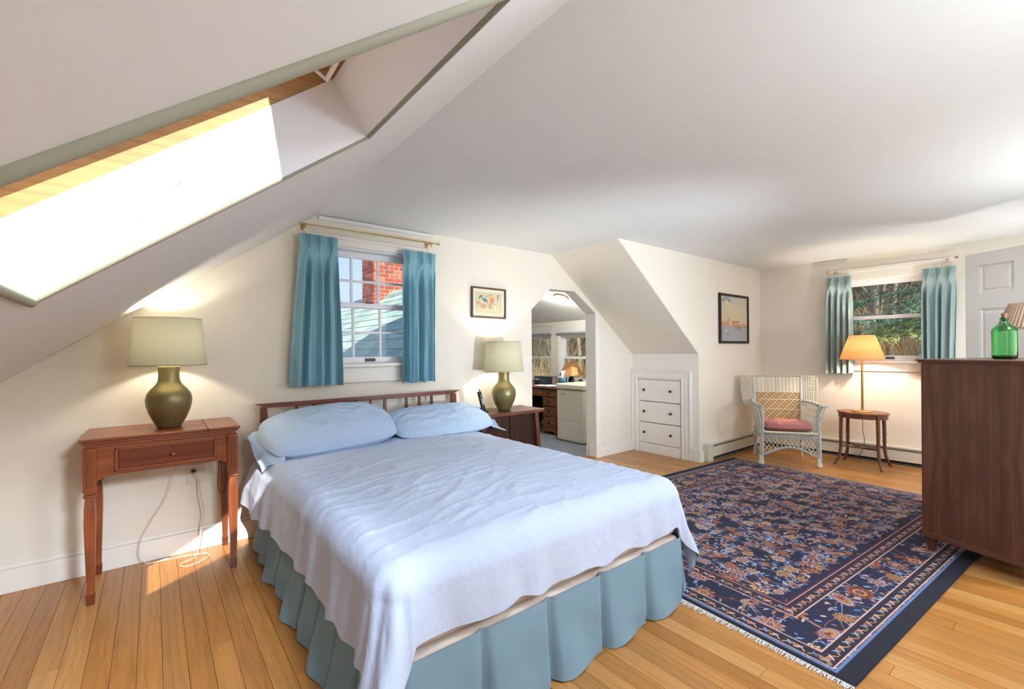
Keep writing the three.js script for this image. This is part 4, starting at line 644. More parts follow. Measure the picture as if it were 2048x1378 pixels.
// ---------------------------------------------------------------- dresser and what stands on it
const DR = { x: 3.775, z: -0.645, a: 0 };
{
  // local: x = width (to the right in the photo), z = depth; origin at the corner nearest the rug
  const ang = Math.atan2(-0.328, 0.945);
  const t = thing('dresser', 'tall dark brown wooden chest of drawers standing partly on the rug', 'dresser', [DR.x, 0.0, DR.z], ang), Wd = 0.78, D = 0.5;
  const body = span(0.0, 0.018, 0.115, 1.17, 0.0, D, 0.002, 1);
  part('side_panel', body, M.dresser, t); part('side_panel', span(Wd - 0.018, Wd, 0.115, 1.17, 0, D, 0.002, 1), M.dresser, t);
  part('back_panel', span(0.018, Wd - 0.018, 0.115, 1.17, D - 0.01, D, 0, 1), M.darkWood, t);
  part('bottom_rail', [span(-0.004, 0.02, 0.085, 0.118, -0.004, D, 0.004, 2), span(0.0, Wd, 0.085, 0.118, -0.004, 0.02, 0.004, 0)], M.dresser, t);
  part('top', [span(-0.02, Wd + 0.02, 1.178, 1.19, -0.025, D + 0.01, 0.005, 0), span(-0.012, Wd + 0.012, 1.168, 1.18, -0.015, D + 0.005, 0.004, 0)], M.dresser, t);
  for (let k = 0; k < 5; k++) { const y0 = 0.125 + k * 0.208, d = part('drawer', span(0.02, Wd - 0.02, y0, y0 + 0.2, -0.012, 0.012, 0.006, 0), M.mahoganyDark, t); for (const x of [0.2, Wd - 0.2]) part('pull', [rb(0.07, 0.012, 0.006, 0.003, x, y0 + 0.1, -0.014), tube([[x - 0.035, y0 + 0.1, -0.015], [x - 0.02, y0 + 0.085, -0.03], [x + 0.02, y0 + 0.085, -0.03], [x + 0.035, y0 + 0.1, -0.015]], 0.003, 16, 6)], M.brass, d); }
  part('veneer_edge', (() => { const r = rng(4), P = [[-0.002, 0.12]]; for (let y = 0.12; y < 1.165; y += 0.014) P.push([0.004 + r() * 0.007, y]); P.push([-0.002, 1.165]); return metric(extrude(poly(P.map(([a, b]) => [-a + 0.0, b])), 0.004), 1).rotateY(Math.PI / 2).translate(0.0, 0, -0.0005); })(), M.mahogany, t);
  for (const [x, z] of [[0.03, 0.03], [Wd - 0.03, 0.03], [0.03, D - 0.03], [Wd - 0.03, D - 0.03]]) part('leg', bar([x, 0.0, z], [x, 0.09, z], 0.028, 0.028, 0.05, 0.05), M.dresser, t);
  t.position.y = 0.012;
}
{
  const t = thing('glass_bottle', 'green glass jug with a cork on the dresser', 'bottle', [3.95, 1.203, -0.304]);
  const green = phy('#ffffff', 0.02, { transmission: 1, thickness: 0.05, ior: 1.5, attenuationColor: new THREE.Color(0.03, 0.55, 0.06), attenuationDistance: 0.016 });
  part('glass', lathe([[0.0001, 0.006], [0.036, 0.004], [0.046, 0.0], [0.052, 0.006], [0.0545, 0.02], [0.0545, 0.165], [0.05, 0.182], [0.034, 0.198], [0.019, 0.207], [0.0155, 0.215], [0.0165, 0.232], [0.019, 0.234], [0.019, 0.243], [0.0125, 0.244], [0.0115, 0.214], [0.031, 0.194], [0.0465, 0.178], [0.0505, 0.162], [0.0505, 0.022], [0.044, 0.012], [0.0001, 0.013]], 56), green, t);
  part('cork', lathe([[0.0001, 0.225], [0.0105, 0.225], [0.0135, 0.268], [0.012, 0.27], [0.0001, 0.27]], 18), std('#9a6a4d', 0.9), t);
}
{
  const t = thing('dresser_lamp', 'unlit lamp with a tan pleated shade behind the green bottle', 'lamp', [4.16, 1.203, -0.155]);
  part('base', [rb(0.13, 0.035, 0.13, 0.006, 0, 0.0175, 0)], M.mahogany, t);
  part('body', lathe([[0.0001, 0.035], [0.045, 0.035], [0.05, 0.05], [0.058, 0.075], [0.05, 0.1], [0.03, 0.118], [0.016, 0.135], [0.012, 0.2], [0.0001, 0.2]], 36), M.brass, t);
  const s = part('shade', sheet((u, v) => { const a = -u * Math.PI * 2, r = lerp(0.2, 0.145, v) + 0.003 * Math.cos(a * 60); return [Math.cos(a) * r, 0.185 + 0.15 * v, Math.sin(a) * r]; }, 480, 4, 0), std('#b89c84', 0.9, { side: THREE.DoubleSide }), t);
  part('shade_ring', ringTop(0.2, 0.185), std('#6d4a3a', 0.8), s); part('spider', [0, 1, 2].map((k) => rod([0, 0.2, 0], [Math.cos(k * 2.094) * 0.145, 0.335, Math.sin(k * 2.094) * 0.145], 0.0016, 0.0016, 5)), M.brass, s);
}
// ---------------------------------------------------------------- panelled door standing open
{
  const d = structGroup('door_1', 'white six-panel door standing open behind the dresser', 'door', [5.17, 0.012, -0.6], Math.atan2(-0.85, -0.53));
  const Wd = 0.74, Hd = 2.0;   // local: x along the leaf
  const st = 0.1, mid = 0.09, rows = [[0.2, 0.78], [0.93, 1.56], [1.68, 1.9]], cols = [[st, Wd / 2 - mid / 2], [Wd / 2 + mid / 2, Wd - st]];
  const holes = []; for (const [a, b] of cols) for (const [p, q] of rows) holes.push([[a, p], [b, p], [b, q], [a, q]]);
  part('leaf', metric(holed([[0, 0], [Wd, 0], [Wd, Hd], [0, Hd]], holes, 0.035), 1).translate(0, 0, -0.0175), M.door, d);
  for (const [a, b] of cols) for (const [p, q] of rows) { const k = part('panel', [span(a - 0.002, b + 0.002, p - 0.002, q + 0.002, -0.006, 0.006), span(a + 0.03, b - 0.03, p + 0.03, q - 0.03, -0.012, 0.012, 0.005)], M.door, d); part('moulding', [span(a, a + 0.01, p, q, -0.013, 0.013, 0.004), span(b - 0.01, b, p, q, -0.013, 0.013, 0.004), span(a, b, p, p + 0.01, -0.013, 0.013, 0.004), span(a, b, q - 0.01, q, -0.013, 0.013, 0.004)], M.door, k); }
  part('door_knob', [lathe([[0.0001, 0], [0.012, 0], [0.012, 0.03], [0.026, 0.04], [0.028, 0.055], [0.018, 0.066], [0.0001, 0.067]], 20).rotateX(Math.PI / 2).translate(0.06, 0.95, 0.0175)], M.brass, d);
}

// ---------------------------------------------------------------- the next room, seen through the opening
const XA = 5.3, ZA = -7.2;
{
  const carpet = std('#74797f', 0.95, { bumpMap: plasterBump, bumpScale: 0.004 });
  struct('floor_next_room', span(2.2, XA + 0.1, -0.1, 0.004, ZA, ZB - 0.15), carpet, 'blue-grey carpet in the next room', 'floor');
  struct('floor_threshold', span(3.08, 4.14, -0.1, 0.006, ZB - 0.15, ZB + 0.004), std('#b97a3c', 0.4, { map: oakTex }), 'oak threshold in the opening', 'floor');
  struct('wall_next_left', span(2.1, 2.25, -0.1, 1.16, ZA, ZB - 0.15), M.wall, 'low wall of the next room', 'wall');
  struct('wall_next_end', metric(extrude(poly([[2.1, -0.1], [XA + 0.1, -0.1], [XA + 0.1, 1.75], [3.56, 2.33], [2.1, 1.18]]), 0.1)).translate(0, 0, ZA - 0.1), M.wall, 'end wall of the next room', 'wall');
  struct('wall_next_near', span(4.95, XA + 0.1, -0.1, 1.85, ZB - 0.15, ZB - 0.06), M.wall, 'stub of wall beside the gable in the next room', 'wall');
  struct('wall_next_window', onX(metric(holed([[-ZB + 0.15, -0.1], [-ZA, -0.1], [-ZA, 1.9], [-ZB + 0.15, 1.9]], [[[4.62, 0.77], [5.44, 0.77], [5.44, 1.53], [4.62, 1.53]], [[5.63, 0.77], [6.45, 0.77], [6.45, 1.53], [5.63, 1.53]]], 0.1)), XA), M.wall, 'low window wall of the next room', 'wall');
  struct('ceiling_next', [metric(extrude(poly([[3.55, 2.31], [XA + 0.1, 1.714], [XA + 0.1, 1.83], [3.55, 2.43]]), ZB - 0.15 - ZA)).translate(0, 0, ZA), metric(extrude(poly([[2.15, 1.22], [3.56, 2.31], [3.56, 2.37], [2.15, 1.28]]), ZB - 0.15 - ZA)).translate(0, 0, ZA)], M.ceil, 'white sloping ceiling of the next room', 'ceiling');
  const o = { meet: 0.5, apron: 0.1, head: 0.04, depth: 0.09, rail: 0.045 };
  sashWindow('window_3', 'white sash window above the desk in the next room', 0.82, 0.76, [XA, 0.77, -6.04], -Math.PI / 2, o);
  sashWindow('window_4', 'white sash window above the white cabinet in the next room', 0.82, 0.76, [XA, 0.77, -5.03], -Math.PI / 2, o);
  for (const [z, l] of [[-6.04, 'rolled-up grey shade over the desk window'], [-5.03, 'rolled-up grey shade over the window by the white cabinet']]) { const s = thing('roller_shade', l, 'shade', [XA - 0.03, 1.545, z]); part('roll', rod([0, 0, -0.43], [0, 0, 0.43], 0.022, 0.022, 16), std('#8e9298', 0.8), s); part('valance', span(-0.012, -0.006, -0.0, 0.13, -0.44, 0.44), std('#d9d7d2', 0.8), s); part('bracket', [bx(0.03, 0.05, 0.004, 0.005, 0, -0.435), bx(0.03, 0.05, 0.004, 0.005, 0, 0.435)], M.chrome, s); }
  // ceiling light
  const cl = thing('ceiling_light', 'small glowing ceiling light in the next room', 'lamp', [4.40, 2.005, -4.48]); cl.rotation.z = -0.33;
  part('rim', lathe([[0.11, 0.01], [0.115, 0.0], [0.1, -0.012], [0.09, -0.008]], 36), M.brass, cl);
  part('dome', lathe([[0.0001, -0.06], [0.045, -0.055], [0.08, -0.035], [0.098, -0.005], [0.1, 0.01]], 36), std('#fff6e4', 0.5, { emissive: new THREE.Color(1, 0.93, 0.8), emissiveIntensity: 0.7 }), cl);
  const P = new THREE.PointLight(new THREE.Color(1, 0.97, 0.93), 3.0); P.position.set(0, -0.02, 0); P.castShadow = true; P.shadow.radius = 4; cl.add(P);
}
// desk and its things
{
  const t = thing('desk', 'reddish maple kneehole desk with a column of four drawers in the next room', 'desk', [4.66, 0, -5.42]);   // local: x depth (front at x = 0), z along
  const top = new THREE.Shape(); top.moveTo(0, -0.62); top.lineTo(0.0, 0.50); top.quadraticCurveTo(0.0, 0.56, 0.06, 0.56); top.lineTo(0.5, 0.56); top.lineTo(0.5, -0.62); top.closePath();
  part('top', extrude(top, 0.02, 0.004).rotateX(Math.PI / 2).translate(0, 0.715, 0), M.maple, t);
  part('pedestal', [span(0.02, 0.5, 0.09, 0.69, 0.52, 0.535), span(0.02, 0.5, 0.09, 0.69, 0.24, 0.255), span(0.49, 0.5, 0.09, 0.69, 0.24, 0.535), span(0.02, 0.5, 0.09, 0.11, 0.24, 0.535)], M.maple, t);
  part('plinth', [span(0.012, 0.5, 0.05, 0.095, 0.232, 0.543, 0.006), bar([0.05, 0, 0.52], [0.05, 0.055, 0.515], 0.06, 0.04, 0.08, 0.05), bar([0.05, 0, 0.26], [0.05, 0.055, 0.265], 0.06, 0.04, 0.08, 0.05), bar([0.45, 0, 0.52], [0.45, 0.055, 0.515], 0.06, 0.04, 0.08, 0.05)], M.maple, t);
  const ring = (z, y, p) => part('drawer_pull', [new THREE.TorusGeometry(0.02, 0.004, 8, 20).rotateY(Math.PI / 2).translate(0.0, y, z), new THREE.CylinderGeometry(0.014, 0.016, 0.006, 16).rotateZ(Math.PI / 2).translate(0.004, y, z)], std('#4a3a22', 0.4, { metalness: 0.7 }), p);
  for (const [y0, y1] of [[0.11, 0.265], [0.275, 0.42], [0.43, 0.56], [0.57, 0.68]]) { const d = part('drawer', span(0.008, 0.03, y0, y1, 0.26, 0.515, 0.008), M.maple, t); ring(0.387, (y0 + y1) / 2, d); }
  { const d = part('centre_drawer', span(0.008, 0.03, 0.57, 0.68, -0.32, 0.24, 0.008), M.maple, t); ring(0.0, 0.625, d); }
  part('far_pedestal', span(0.02, 0.5, 0.05, 0.69, -0.6, -0.33), M.darkWood, t);
  part('kneehole_back', span(0.46, 0.48, 0.1, 0.69, -0.33, 0.24), M.darkWood, t);
  single('papers', [bx(0.3, 0.004, 0.42, 4.85, 0.7235, -5.25).applyMatrix4(new THREE.Matrix4()), bx(0.26, 0.004, 0.3, 4.86, 0.728, -5.1)], std('#dfe3ee', 0.9), 'white papers spread on the desk', 'papers');
  const rd = thing('radio', 'dark blue-black radio at the back of the desk', 'radio', [4.98, 0.72, -5.49]); part('cabinet', rb(0.16, 0.13, 0.3, 0.015, 0, 0.065, 0), std('#232a35', 0.4), rd); part('speaker_grille', rb(0.006, 0.08, 0.12, 0.002, -0.081, 0.065, 0.06), std('#3c4654', 0.6), rd); part('dial', rb(0.006, 0.03, 0.1, 0.002, -0.081, 0.085, -0.07), std('#a9b6c2', 0.3), rd);
  const jar = thing('desk_jar', 'brown speckled jar on the desk between radio and blue cup', 'jar', [4.98, 0.72, -5.225]); part('jar_body', lathe([[0.0001, 0], [0.04, 0], [0.046, 0.02], [0.046, 0.1], [0.036, 0.12], [0.036, 0.13], [0.0001, 0.13]], 24), std('#7a6a5a', 0.4), jar); part('lid', lathe([[0.0001, 0.13], [0.04, 0.13], [0.04, 0.148], [0.0001, 0.15]], 24), M.chrome, jar);
  const cup = thing('tissue_cup', 'teal blue round holder with a white tissue on the desk', 'tissue holder', [4.92, 0.72, -4.985]); part('cup', lathe([[0.0001, 0], [0.066, 0], [0.07, 0.01], [0.07, 0.12], [0.064, 0.13], [0.0001, 0.13]], 30), std('#2d5468', 0.45), cup); part('tissue', sheet((u, v) => { const a = u * 6.283; return [Math.cos(a) * (0.012 + 0.035 * v) * (1 + 0.3 * Math.sin(a * 3)), 0.125 + 0.12 * v + 0.01 * Math.sin(a * 2), Math.sin(a) * (0.012 + 0.03 * v)]; }, 24, 5, 0), std('#eef0f4', 0.9, { side: THREE.DoubleSide }), cup);
  const l = thing('desk_lamp', 'small lamp with a brown square shade at the end of the desk', 'lamp', [5.05, 0.72, -4.93]); part('base', lathe([[0.0001, 0], [0.06, 0], [0.062, 0.02], [0.03, 0.035], [0.045, 0.07], [0.05, 0.1], [0.03, 0.13], [0.012, 0.15], [0.01, 0.22], [0.0001, 0.22]], 24), M.black, l); part('shade', [0, 1, 2, 3].map((k) => sheet((u, v) => { const r = lerp(0.135, 0.06, v), s = (u * 2 - 1) * r, y = 0.16 + 0.2 * v - 0.012 * (1 - v) * (1 - (u * 2 - 1) ** 2) * -1, c = Math.cos(k * Math.PI / 2), q = Math.sin(k * Math.PI / 2); return [c * r - q * s, y, q * r + c * s]; }, 8, 4, 0.002)), std('#9a6a3c', 0.8, { side: THREE.DoubleSide }), l);
}
{
  const t = thing('white_cabinet', 'old white enamel cabinet with a lift-up lid in the next room', 'cabinet', [4.74, 0, -4.42]);   // front face x = -0.27
  const e = std('#e9e2d2', 0.4);
  part('body', rb(0.5, 0.70, 0.5, 0.012, 0, 0.37, 0), e, t);
  part('lid', rb(0.53, 0.075, 0.53, 0.02, 0, 0.768, 0), e, t);
  part('toe_kick', bx(0.47, 0.04, 0.47, 0.01, 0.02, 0), std('#b6ad9a', 0.7), t);
  const dpanel = part('door_panel', rb(0.012, 0.40, 0.47, 0.004, -0.252, 0.505, 0), e, t); part('handle_slot', rb(0.006, 0.008, 0.09, 0.002, -0.2585, 0.665, -0.12), std('#7d7463', 0.5), dpanel);
  part('lower_panel', rb(0.012, 0.24, 0.47, 0.004, -0.252, 0.175, 0), e, t);
}
{ const t = thing('waste_basket', 'dark waste basket with a bag between the desk and the white cabinet', 'waste basket', [4.72, 0.004, -4.775]); part('tub', lathe([[0.0001, 0], [0.075, 0], [0.078, 0.01], [0.098, 0.27], [0.094, 0.27], [0.074, 0.012], [0.0001, 0.012]], 24), std('#8a4f2e', 0.6), t); part('bag', lathe([[0.098, 0.2], [0.104, 0.24], [0.102, 0.285], [0.09, 0.28], [0.08, 0.2]], 24), M.black, t); }

// ---------------------------------------------------------------- added fill lamps out of view, brightening the room evenly
function fillCeilingLamp(label, x, z, size, L, col) {  // added panel lamp above the view, general fill from the ceiling
  const t = thing('fill_ceiling_lamp', label, 'lamp', [x, HC, z]);
  part('pan', rb(size + 0.06, 0.03, size + 0.06, 0.01, 0, -0.015, 0), M.white, t);
  part('diffuser', rb(size, 0.03, size, 0.012, 0, -0.04, 0), std('#ffffff', 0.5, { emissive: col, emissiveIntensity: 1.5 }), t);
  const a = new THREE.RectAreaLight(col, L, size, size); a.position.set(0, -0.058, 0); a.rotation.x = -Math.PI / 2; t.add(a);
}
function pendant(label, x, y, z, I, col) {  // added globe lamp out of view, fill for slope, door and dormer
  const t = thing('fill_globe_pendant', label, 'lamp', [x, y, z]);
  part('globe', new THREE.SphereGeometry(0.13, 32, 20), std('#ffffff', 0.5, { emissive: col, emissiveIntensity: 1.5 }), t);
  part('cap', lathe([[0.0001, 0.15], [0.03, 0.15], [0.05, 0.125], [0.05, 0.115], [0.0001, 0.115]], 24), M.brass, t);
  part('drop_rod', rod([0, 0.14, 0], [0, HC - y, 0], 0.006), M.brass, t);
  part('ceiling_rose', lathe([[0.0001, HC - y], [0.06, HC - y], [0.055, HC - y - 0.015], [0.0001, HC - y - 0.03]], 24), M.brass, t);
  const P = new THREE.PointLight(col, I); P.castShadow = true; P.shadow.radius = 6; t.add(P);
}
const FILL_TINT = new THREE.Color(0.88, 1.0, 1.15);  // tint shared by the added fill lamps
fillCeilingLamp('added square ceiling lamp out of view, fill over the foot of the room', 1.16, -0.3, 0.36, 28, FILL_TINT);
pendant('added opal globe pendant out of view, fill near the skylight', 1.7, 1.72, 0.45, 1.45, FILL_TINT);
pendant('added opal globe pendant out of view, fill by the dresser', 4.1, 1.42, 0.45, 2.0, FILL_TINT);
pendant('added opal globe pendant out of view, fill for the dormer behind the open door', 5.42, 1.25, -0.16, 1.25, FILL_TINT);
fillCeilingLamp('added square ceiling lamp out of view, fill near the dresser', 3.65, 0.36, 0.44, 18, FILL_TINT);

// added fill spots, out of view: one on a low stand turned up to the far ceiling, one on the ceiling turned to the sewing-table side
function fillSpotLamp(label, from, to, I, angle, foot) {
  const t = thing('fill_spot_lamp', label, 'lamp', from), d = V(to).sub(V(from)).normalize(), q = new THREE.Quaternion().setFromUnitVectors(new THREE.Vector3(0, 1, 0), d);
  const turned = (g) => { g.applyQuaternion(q); return g; };
  part('can', turned(lathe([[0.0001, -0.1], [0.03, -0.1], [0.045, -0.08], [0.06, 0.02], [0.06, 0.05], [0.054, 0.05], [0.05, 0.0], [0.0001, -0.03]], 28)), M.white, t);
  part('lens', turned(new THREE.CylinderGeometry(0.052, 0.052, 0.006, 24).translate(0, 0.038, 0)), std('#ffffff', 0.4, { emissive: FILL_TINT, emissiveIntensity: 2 }), t);
  const y = foot - from[1];
  part('stem', rod([0, y, 0], d.clone().multiplyScalar(-0.06).toArray(), 0.01), M.chrome, t);
  part('mount', lathe([[0.0001, 0.012], [0.11, 0.012], [0.11, -0.012], [0.0001, -0.012]], 28).translate(0, y + (foot > 1 ? -0.012 : 0.012), 0), M.white, t);
  const L = new THREE.SpotLight(FILL_TINT, I, 0, angle, 1, 2); L.position.copy(d.clone().multiplyScalar(0.06)); L.target.position.copy(d.clone().multiplyScalar(2)); L.castShadow = true; L.shadow.radius = 8; t.add(L, L.target);
}
fillSpotLamp('added white spot lamp on a low stand out of view, fill for the far end of the room', [2.6, 0.75, 0.42], [3.45, 1.5, -3.4], 18, 0.62, 0);
fillSpotLamp('added white ceiling spot lamp out of view, fill for the sewing table side', [0.62, 1.86, 0.34], [-0.32, 0.05, -2.65], 22, 0.35, 2.05);

// ---------------------------------------------------------------- outdoors: the neighbouring roof and chimney
{
  const RX = 3.57, RY = 2.39, m = 0.75, c = 1 / Math.hypot(1, m), s = m * c, z1 = -10.2, z0 = ZB - 0.16;
  const rf = thing('wing_roof', 'green-grey slate roof of the house wing outside the bed window', 'roof');
  part('deck', metric(extrude(poly([[RX, RY - 0.03], [-0.3, RY - 0.03 - m * (RX + 0.3)], [-0.3, RY - 0.12 - m * (RX + 0.3)], [RX, RY - 0.1]]), z0 - z1)).translate(0, 0, z1), std('#9bb0a4', 0.9), rf);
  part('far_side', metric(extrude(poly([[RX, RY - 0.03], [5.5, RY - 0.03 - 0.3 * 1.93], [5.5, RY - 0.1 - 0.3 * 1.93], [RX, RY - 0.08]]), z0 - z1)).translate(0, 0, z1), std('#9bb0a4', 0.9), rf);
  part('gable_wall', metric(extrude(poly([[-0.2, -3], [5.4, -3], [5.4, 1.7], [RX, RY - 0.15], [-0.2, -0.6]]), 0.1)).translate(0, 0, z1 + 0.1), std('#d8d4c8', 0.8), rf);
  const tones = ['#9bb0a4', '#90a79b', '#a6b8ac', '#8ca298', '#9fb0a1'].map((k) => std(k, 0.85)), r = rng(31), ex = 0.2, wid = 0.32, gs = [0.0, 0.01, 0.004].map((t) => new THREE.BoxGeometry(ex * 1.12, 0.012, wid - 0.006 - t));
  const rest = []; let n = 0;
  for (let k = 0; k < 24; k++) for (let j = 0; j < 22; j++) {
    const d = (k + 0.5) * ex, z = z0 - 0.02 - (j + 0.5 + (k % 2 ? 0.5 : 0)) * (6.3 / 21); if (z < z1) continue;
    const x = RX - d * c, y = RY - d * s, vis = k < 14 && j > 1;
    if (vis && n < 295) { const q = part('slate', gs[Math.floor(r() * 3)], tones[Math.floor(r() * 5)], rf); q.position.set(x, y + r() * 0.004, z); q.rotation.z = Math.atan2(s, c) - 0.045; n++; }
    else rest.push(gs[0].clone().rotateZ(Math.atan2(s, c) - 0.045).translate(x, y, z));
  }
  part('lower_slates', join(rest), tones[0], rf).userData.kind = 'stuff';
  part('ridge_cap', [metric(extrude(poly([[RX - 0.12, RY - 0.085], [RX, RY + 0.01], [RX + 0.12, RY - 0.03], [RX + 0.12, RY - 0.05], [RX, RY - 0.015], [RX - 0.12, RY - 0.105]]), z0 - z1)).translate(0, 0.02, z1)], std('#9bb0a4', 0.8), rf);
  // chimney
  const ch = thing('brick_chimney', 'red brick chimney rising from the wing roof ridge', 'chimney', [3.22, 2.0, -8.2]), CW = 0.82, CD = 0.6;
  part('mortar_core', bx(CW - 0.016, 2.6, CD - 0.016, CW / 2, 1.3, -CD / 2), std('#d8cdbf', 0.95), ch);
  const bt = ['#b5543a', '#a84a34', '#c2664a', '#9a4331', '#8a4436', '#bf5f42'].map((k) => std(k, 0.85, { bumpMap: plasterBump, bumpScale: 0.002 })), bl = 0.2, bh = 0.06, gx = new THREE.BoxGeometry(bl - 0.012, bh, 0.02), gxh = new THREE.BoxGeometry(bl / 2 - 0.012, bh, 0.02), gz = new THREE.BoxGeometry(0.02, bh, bl - 0.012), gzh = new THREE.BoxGeometry(0.02, bh, bl / 2 - 0.012);
  for (let k = 0; k < 34; k++) { const y = 0.04 + k * 0.075, off = k % 2; for (let a = 0; a < CW - 0.02;) { const half = off && a === 0, L = half ? bl / 2 : Math.min(bl, CW - a); const b = part('brick', L < bl * 0.9 ? gxh : gx, bt[Math.floor(r() * 6)], ch); b.position.set(a + (L < bl * 0.9 ? bl / 4 : bl / 2), y, -0.006); a += L < bl * 0.9 ? bl / 2 : bl; }
    for (let a = 0; a < CD - 0.02;) { const half = !off && a === 0, L = half ? bl / 2 : Math.min(bl, CD - a); const b = part('brick', L < bl * 0.9 ? gzh : gz, bt[Math.floor(r() * 6)], ch); b.position.set(0.006, y, -a - (L < bl * 0.9 ? bl / 4 : bl / 2)); a += L < bl * 0.9 ? bl / 2 : bl; } }
  part('crown', rb(CW + 0.1, 0.1, CD + 0.1, 0.01, CW / 2, 2.65, -CD / 2), std('#a89f92', 0.9), ch);
}
// ground and woods
{
  const litter = tex(512, 512, (u, v) => { const n = fbm(u * 30, v * 30, 2, 5), f = fbm(u * 6, v * 6, 5, 3); const k = 0.9 + 0.5 * n; return [k * (0.88 + 0.1 * f), k * (0.82 + 0.08 * f), k * 0.66]; }, true, 0.25);
  const g = new THREE.PlaneGeometry(140, 140, 70, 70).rotateX(-Math.PI / 2), p = g.attributes.position, uv = g.attributes.uv;
  for (let i = 0; i < p.count; i++) { const x = p.getX(i), z = p.getZ(i), d = Math.hypot(x - 3, z + 3); p.setY(i, -3.1 + smooth(11, 40, d) * 9 * smooth(0.4, 0.75, (x - 3) / (d + 0.01)) + 0.5 * fbm(x * 0.1, z * 0.1, 1, 3)); uv.setXY(i, x, z); } g.computeVertexNormals();
  struct('ground', g, std('#a39270', 0.95, { map: litter }), 'leaf-littered ground and wooded bank outside', 'ground');
  const bark = [std('#94866f', 0.9), std('#877a63', 0.9), std('#a19379', 0.9)];
  const up = new THREE.Vector3(0, 1, 0);
  function bareTree(seed, h, spread, low) {
    const r = rng(seed), s = new Sticks();
    const grow_ = (a, d, len, rad, lev) => { let p = a.clone(), dir = d.clone(); const n = lev === 0 ? 6 : 4; for (let k = 0; k < n; k++) { const q = p.clone().addScaledVector(dir, len / n), r0 = rad * (1 - 0.6 * k / n), r1 = rad * (1 - 0.6 * (k + 1) / n); s.add(p, q, r0, r1, lev < 2 ? 6 : 3); if (lev < 4 && (lev > 0 || k > low)) { const m = lev === 0 ? 3 : 2; for (let b = 0; b < m; b++) { const nd = dir.clone().addScaledVector(new THREE.Vector3(r() - 0.5, r() - 0.35, r() - 0.5), spread * 1.7).normalize(); grow_(q, nd, len * (0.36 + 0.25 * r()), r1 * 0.55, lev + 1); } } dir = dir.addScaledVector(new THREE.Vector3(r() - 0.5, r() * 0.1, r() - 0.5), 0.28).normalize(); p = q; } };
    grow_(new THREE.Vector3(), up.clone(), h, h * 0.011, 0); return s.build();
  }
  const kinds = [bareTree(1, 9, 0.9, 1), bareTree(2, 11, 0.8, 2), bareTree(3, 7, 1.1, 0), bareTree(4, 8, 1.0, 0)];
  const ground = (x, z) => -3.1 + smooth(11, 40, Math.hypot(x - 3, z + 3)) * 9 * smooth(0.4, 0.75, (x - 3) / Math.hypot(x - 3, z + 3));
  const r = rng(99), spots = [];
  for (let k = 0; k < 46; k++) { const a = lerp(-0.42, 0.95, r()), d = 11 + r() * 17; spots.push([5 + Math.cos(a) * d, -3.5 - Math.sin(a) * d, 0.75 + r() * 0.6, 'bare tree in the winter woods beyond the windows', 'bare trees on the wooded bank']); }
  for (let k = 0; k < 4; k++) { const a = 1.2 + 0.13 * k, d = 27 + r() * 6; spots.push([1 + Math.cos(a) * d, -Math.sin(a) * d - 2, 0.62 + 0.12 * r(), 'leafless tree beyond the wing roof', 'leafless trees behind the roof']); }
  spots.forEach(([x, z, sc, label, group], k) => { const m = single('bare_tree', kinds[k % 4], bark[k % 3], label, 'tree', group); m.position.set(x, ground(x, z) - 0.1, z); m.rotation.y = r() * 6.28; m.scale.setScalar(sc); });
  // tangled brush on the bank
  const bush = new Sticks(), rb2 = rng(42); for (let k = 0; k < 420; k++) { let q = new THREE.Vector3((rb2() - 0.5) * 1.6, 0, (rb2() - 0.5) * 1.6), d = new THREE.Vector3((rb2() - 0.5) * 1.3, 1, (rb2() - 0.5) * 1.3).normalize(); for (let j = 0; j < 4; j++) { const e = q.clone().addScaledVector(d, 0.32 + 0.2 * rb2()); bush.add(q, e, 0.012 * (1 - j / 5), 0.012 * (1 - (j + 1) / 5), 3); d.add(new THREE.Vector3(rb2() - 0.5, (rb2() - 0.6) * 0.9, rb2() - 0.5)).normalize(); q = e; } }
  const bg = bush.build(), N = 700, inst = new THREE.InstancedMesh(bg, std('#a0906f', 0.9), N), mt = new THREE.Matrix4(), qq = new THREE.Quaternion(), rr = rng(5);
  for (let k = 0; k < N; k++) { const a = lerp(-0.5, 1.05, rr()), d = 9 + Math.pow(rr(), 0.8) * 22, x = 5 + Math.cos(a) * d, z = -3.5 - Math.sin(a) * d, sc = 0.8 + rr() * 1.1; mt.compose(new THREE.Vector3(x, ground(x, z) - 0.15, z), qq.setFromAxisAngle(up, rr() * 6.28), new THREE.Vector3(sc, sc * (0.9 + 0.7 * rr()), sc)); inst.setMatrixAt(k, mt); const t = 0.75 + rr() * 0.4; inst.setColorAt(k, new THREE.Color(t, t * 0.97, t * 0.9)); }
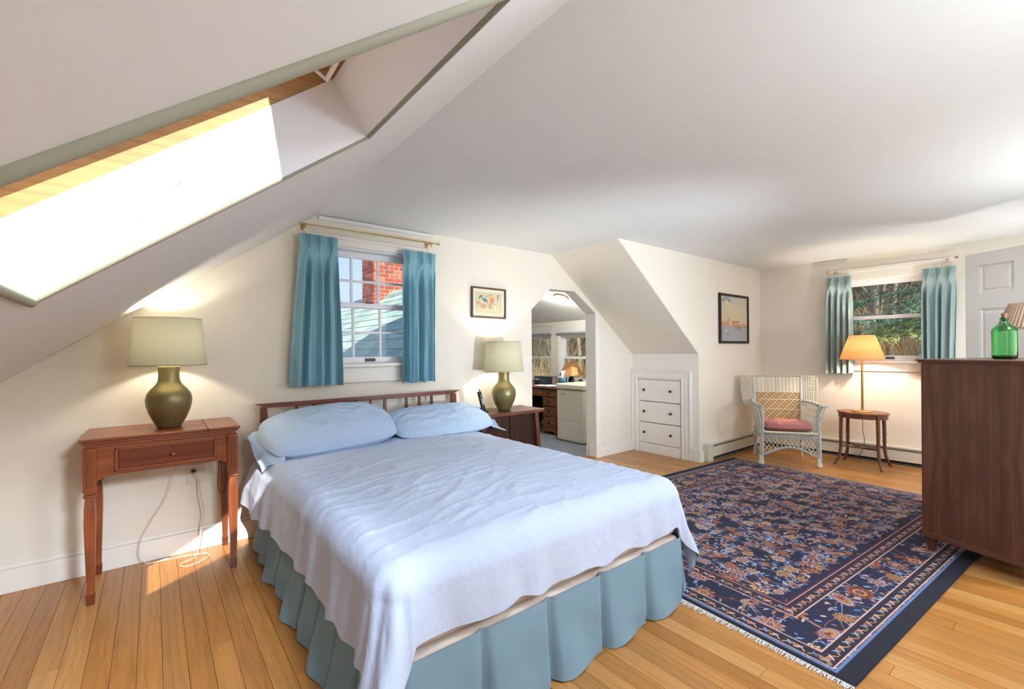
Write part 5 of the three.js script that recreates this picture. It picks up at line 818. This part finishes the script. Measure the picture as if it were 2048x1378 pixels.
  inst.name = 'brush'; inst.userData = { kind: 'stuff', label: 'tangle of dry brush on the bank outside', category: 'brush' }; shad(inst); scene.add(inst);
  // evergreen boughs in front of the far window
  const needle = [std('#5f8a70', 0.8), std('#8aa660', 0.8)];
  function bough(seed, len) {
    const r = rng(seed), s = new Sticks(), w = new Sticks(); let p = new THREE.Vector3(), d = new THREE.Vector3(1, 0.08, 0);
    const n = 26; for (let k = 0; k < n; k++) { const q = p.clone().addScaledVector(d, len / n); w.add(p, q, 0.03 * (1 - k / n) + 0.004, 0.03 * (1 - (k + 1) / n) + 0.004, 6); for (const sd of [-1, 1]) { const tl = (0.25 + 0.75 * Math.sin(Math.PI * (k + 2) / (n + 3))) * len * 0.26, td = new THREE.Vector3(0.6, -0.25 + 0.3 * r(), sd * (0.7 + 0.3 * r())).normalize(), e = q.clone().addScaledVector(td, tl); w.add(q, e, 0.007, 0.002, 4); for (let j = 0; j < 46; j++) { const b = q.clone().lerp(e, r()), nd = td.clone().multiplyScalar(0.7).add(new THREE.Vector3(r() - 0.5, r() - 0.65, r() - 0.5)).normalize(); s.add(b, b.clone().addScaledVector(nd, 0.05 + 0.07 * r()), 0.0065, 0.002, 3); } } d.y -= 0.012; d.normalize(); p = q; }
    return [s.build(), w.build()];
  }
  const ev = thing('evergreen_tree', 'dark green conifer with drooping boughs outside the window by the wicker chair', 'tree', [10.6, -3.2, 1.4]);
  part('trunk', rod([0, 0, 0], [0, 11, 0], 0.24, 0.08, 12), std('#6b5a48', 0.9), ev);
  const B = [bough(1, 4.2), bough(2, 3.6)], re = rng(6), wood = std('#5c4a3a', 0.9);
  for (let k = 0; k < 22; k++) { const q = B[k % 2]; const b = part('bough', q[0], needle[k % 5 === 0 ? 1 : 0], ev); part('branch', q[1], wood, b); b.position.set(0, 3.7 + k * 0.115, 0); b.rotation.set(0, k % 3 === 2 ? re() * 6.28 : Math.PI / 2 + 0.1 + (re() - 0.35) * 1.0, -0.08 + 0.2 * (re() - 0.5)); }
}
renderer.render(scene, camera);
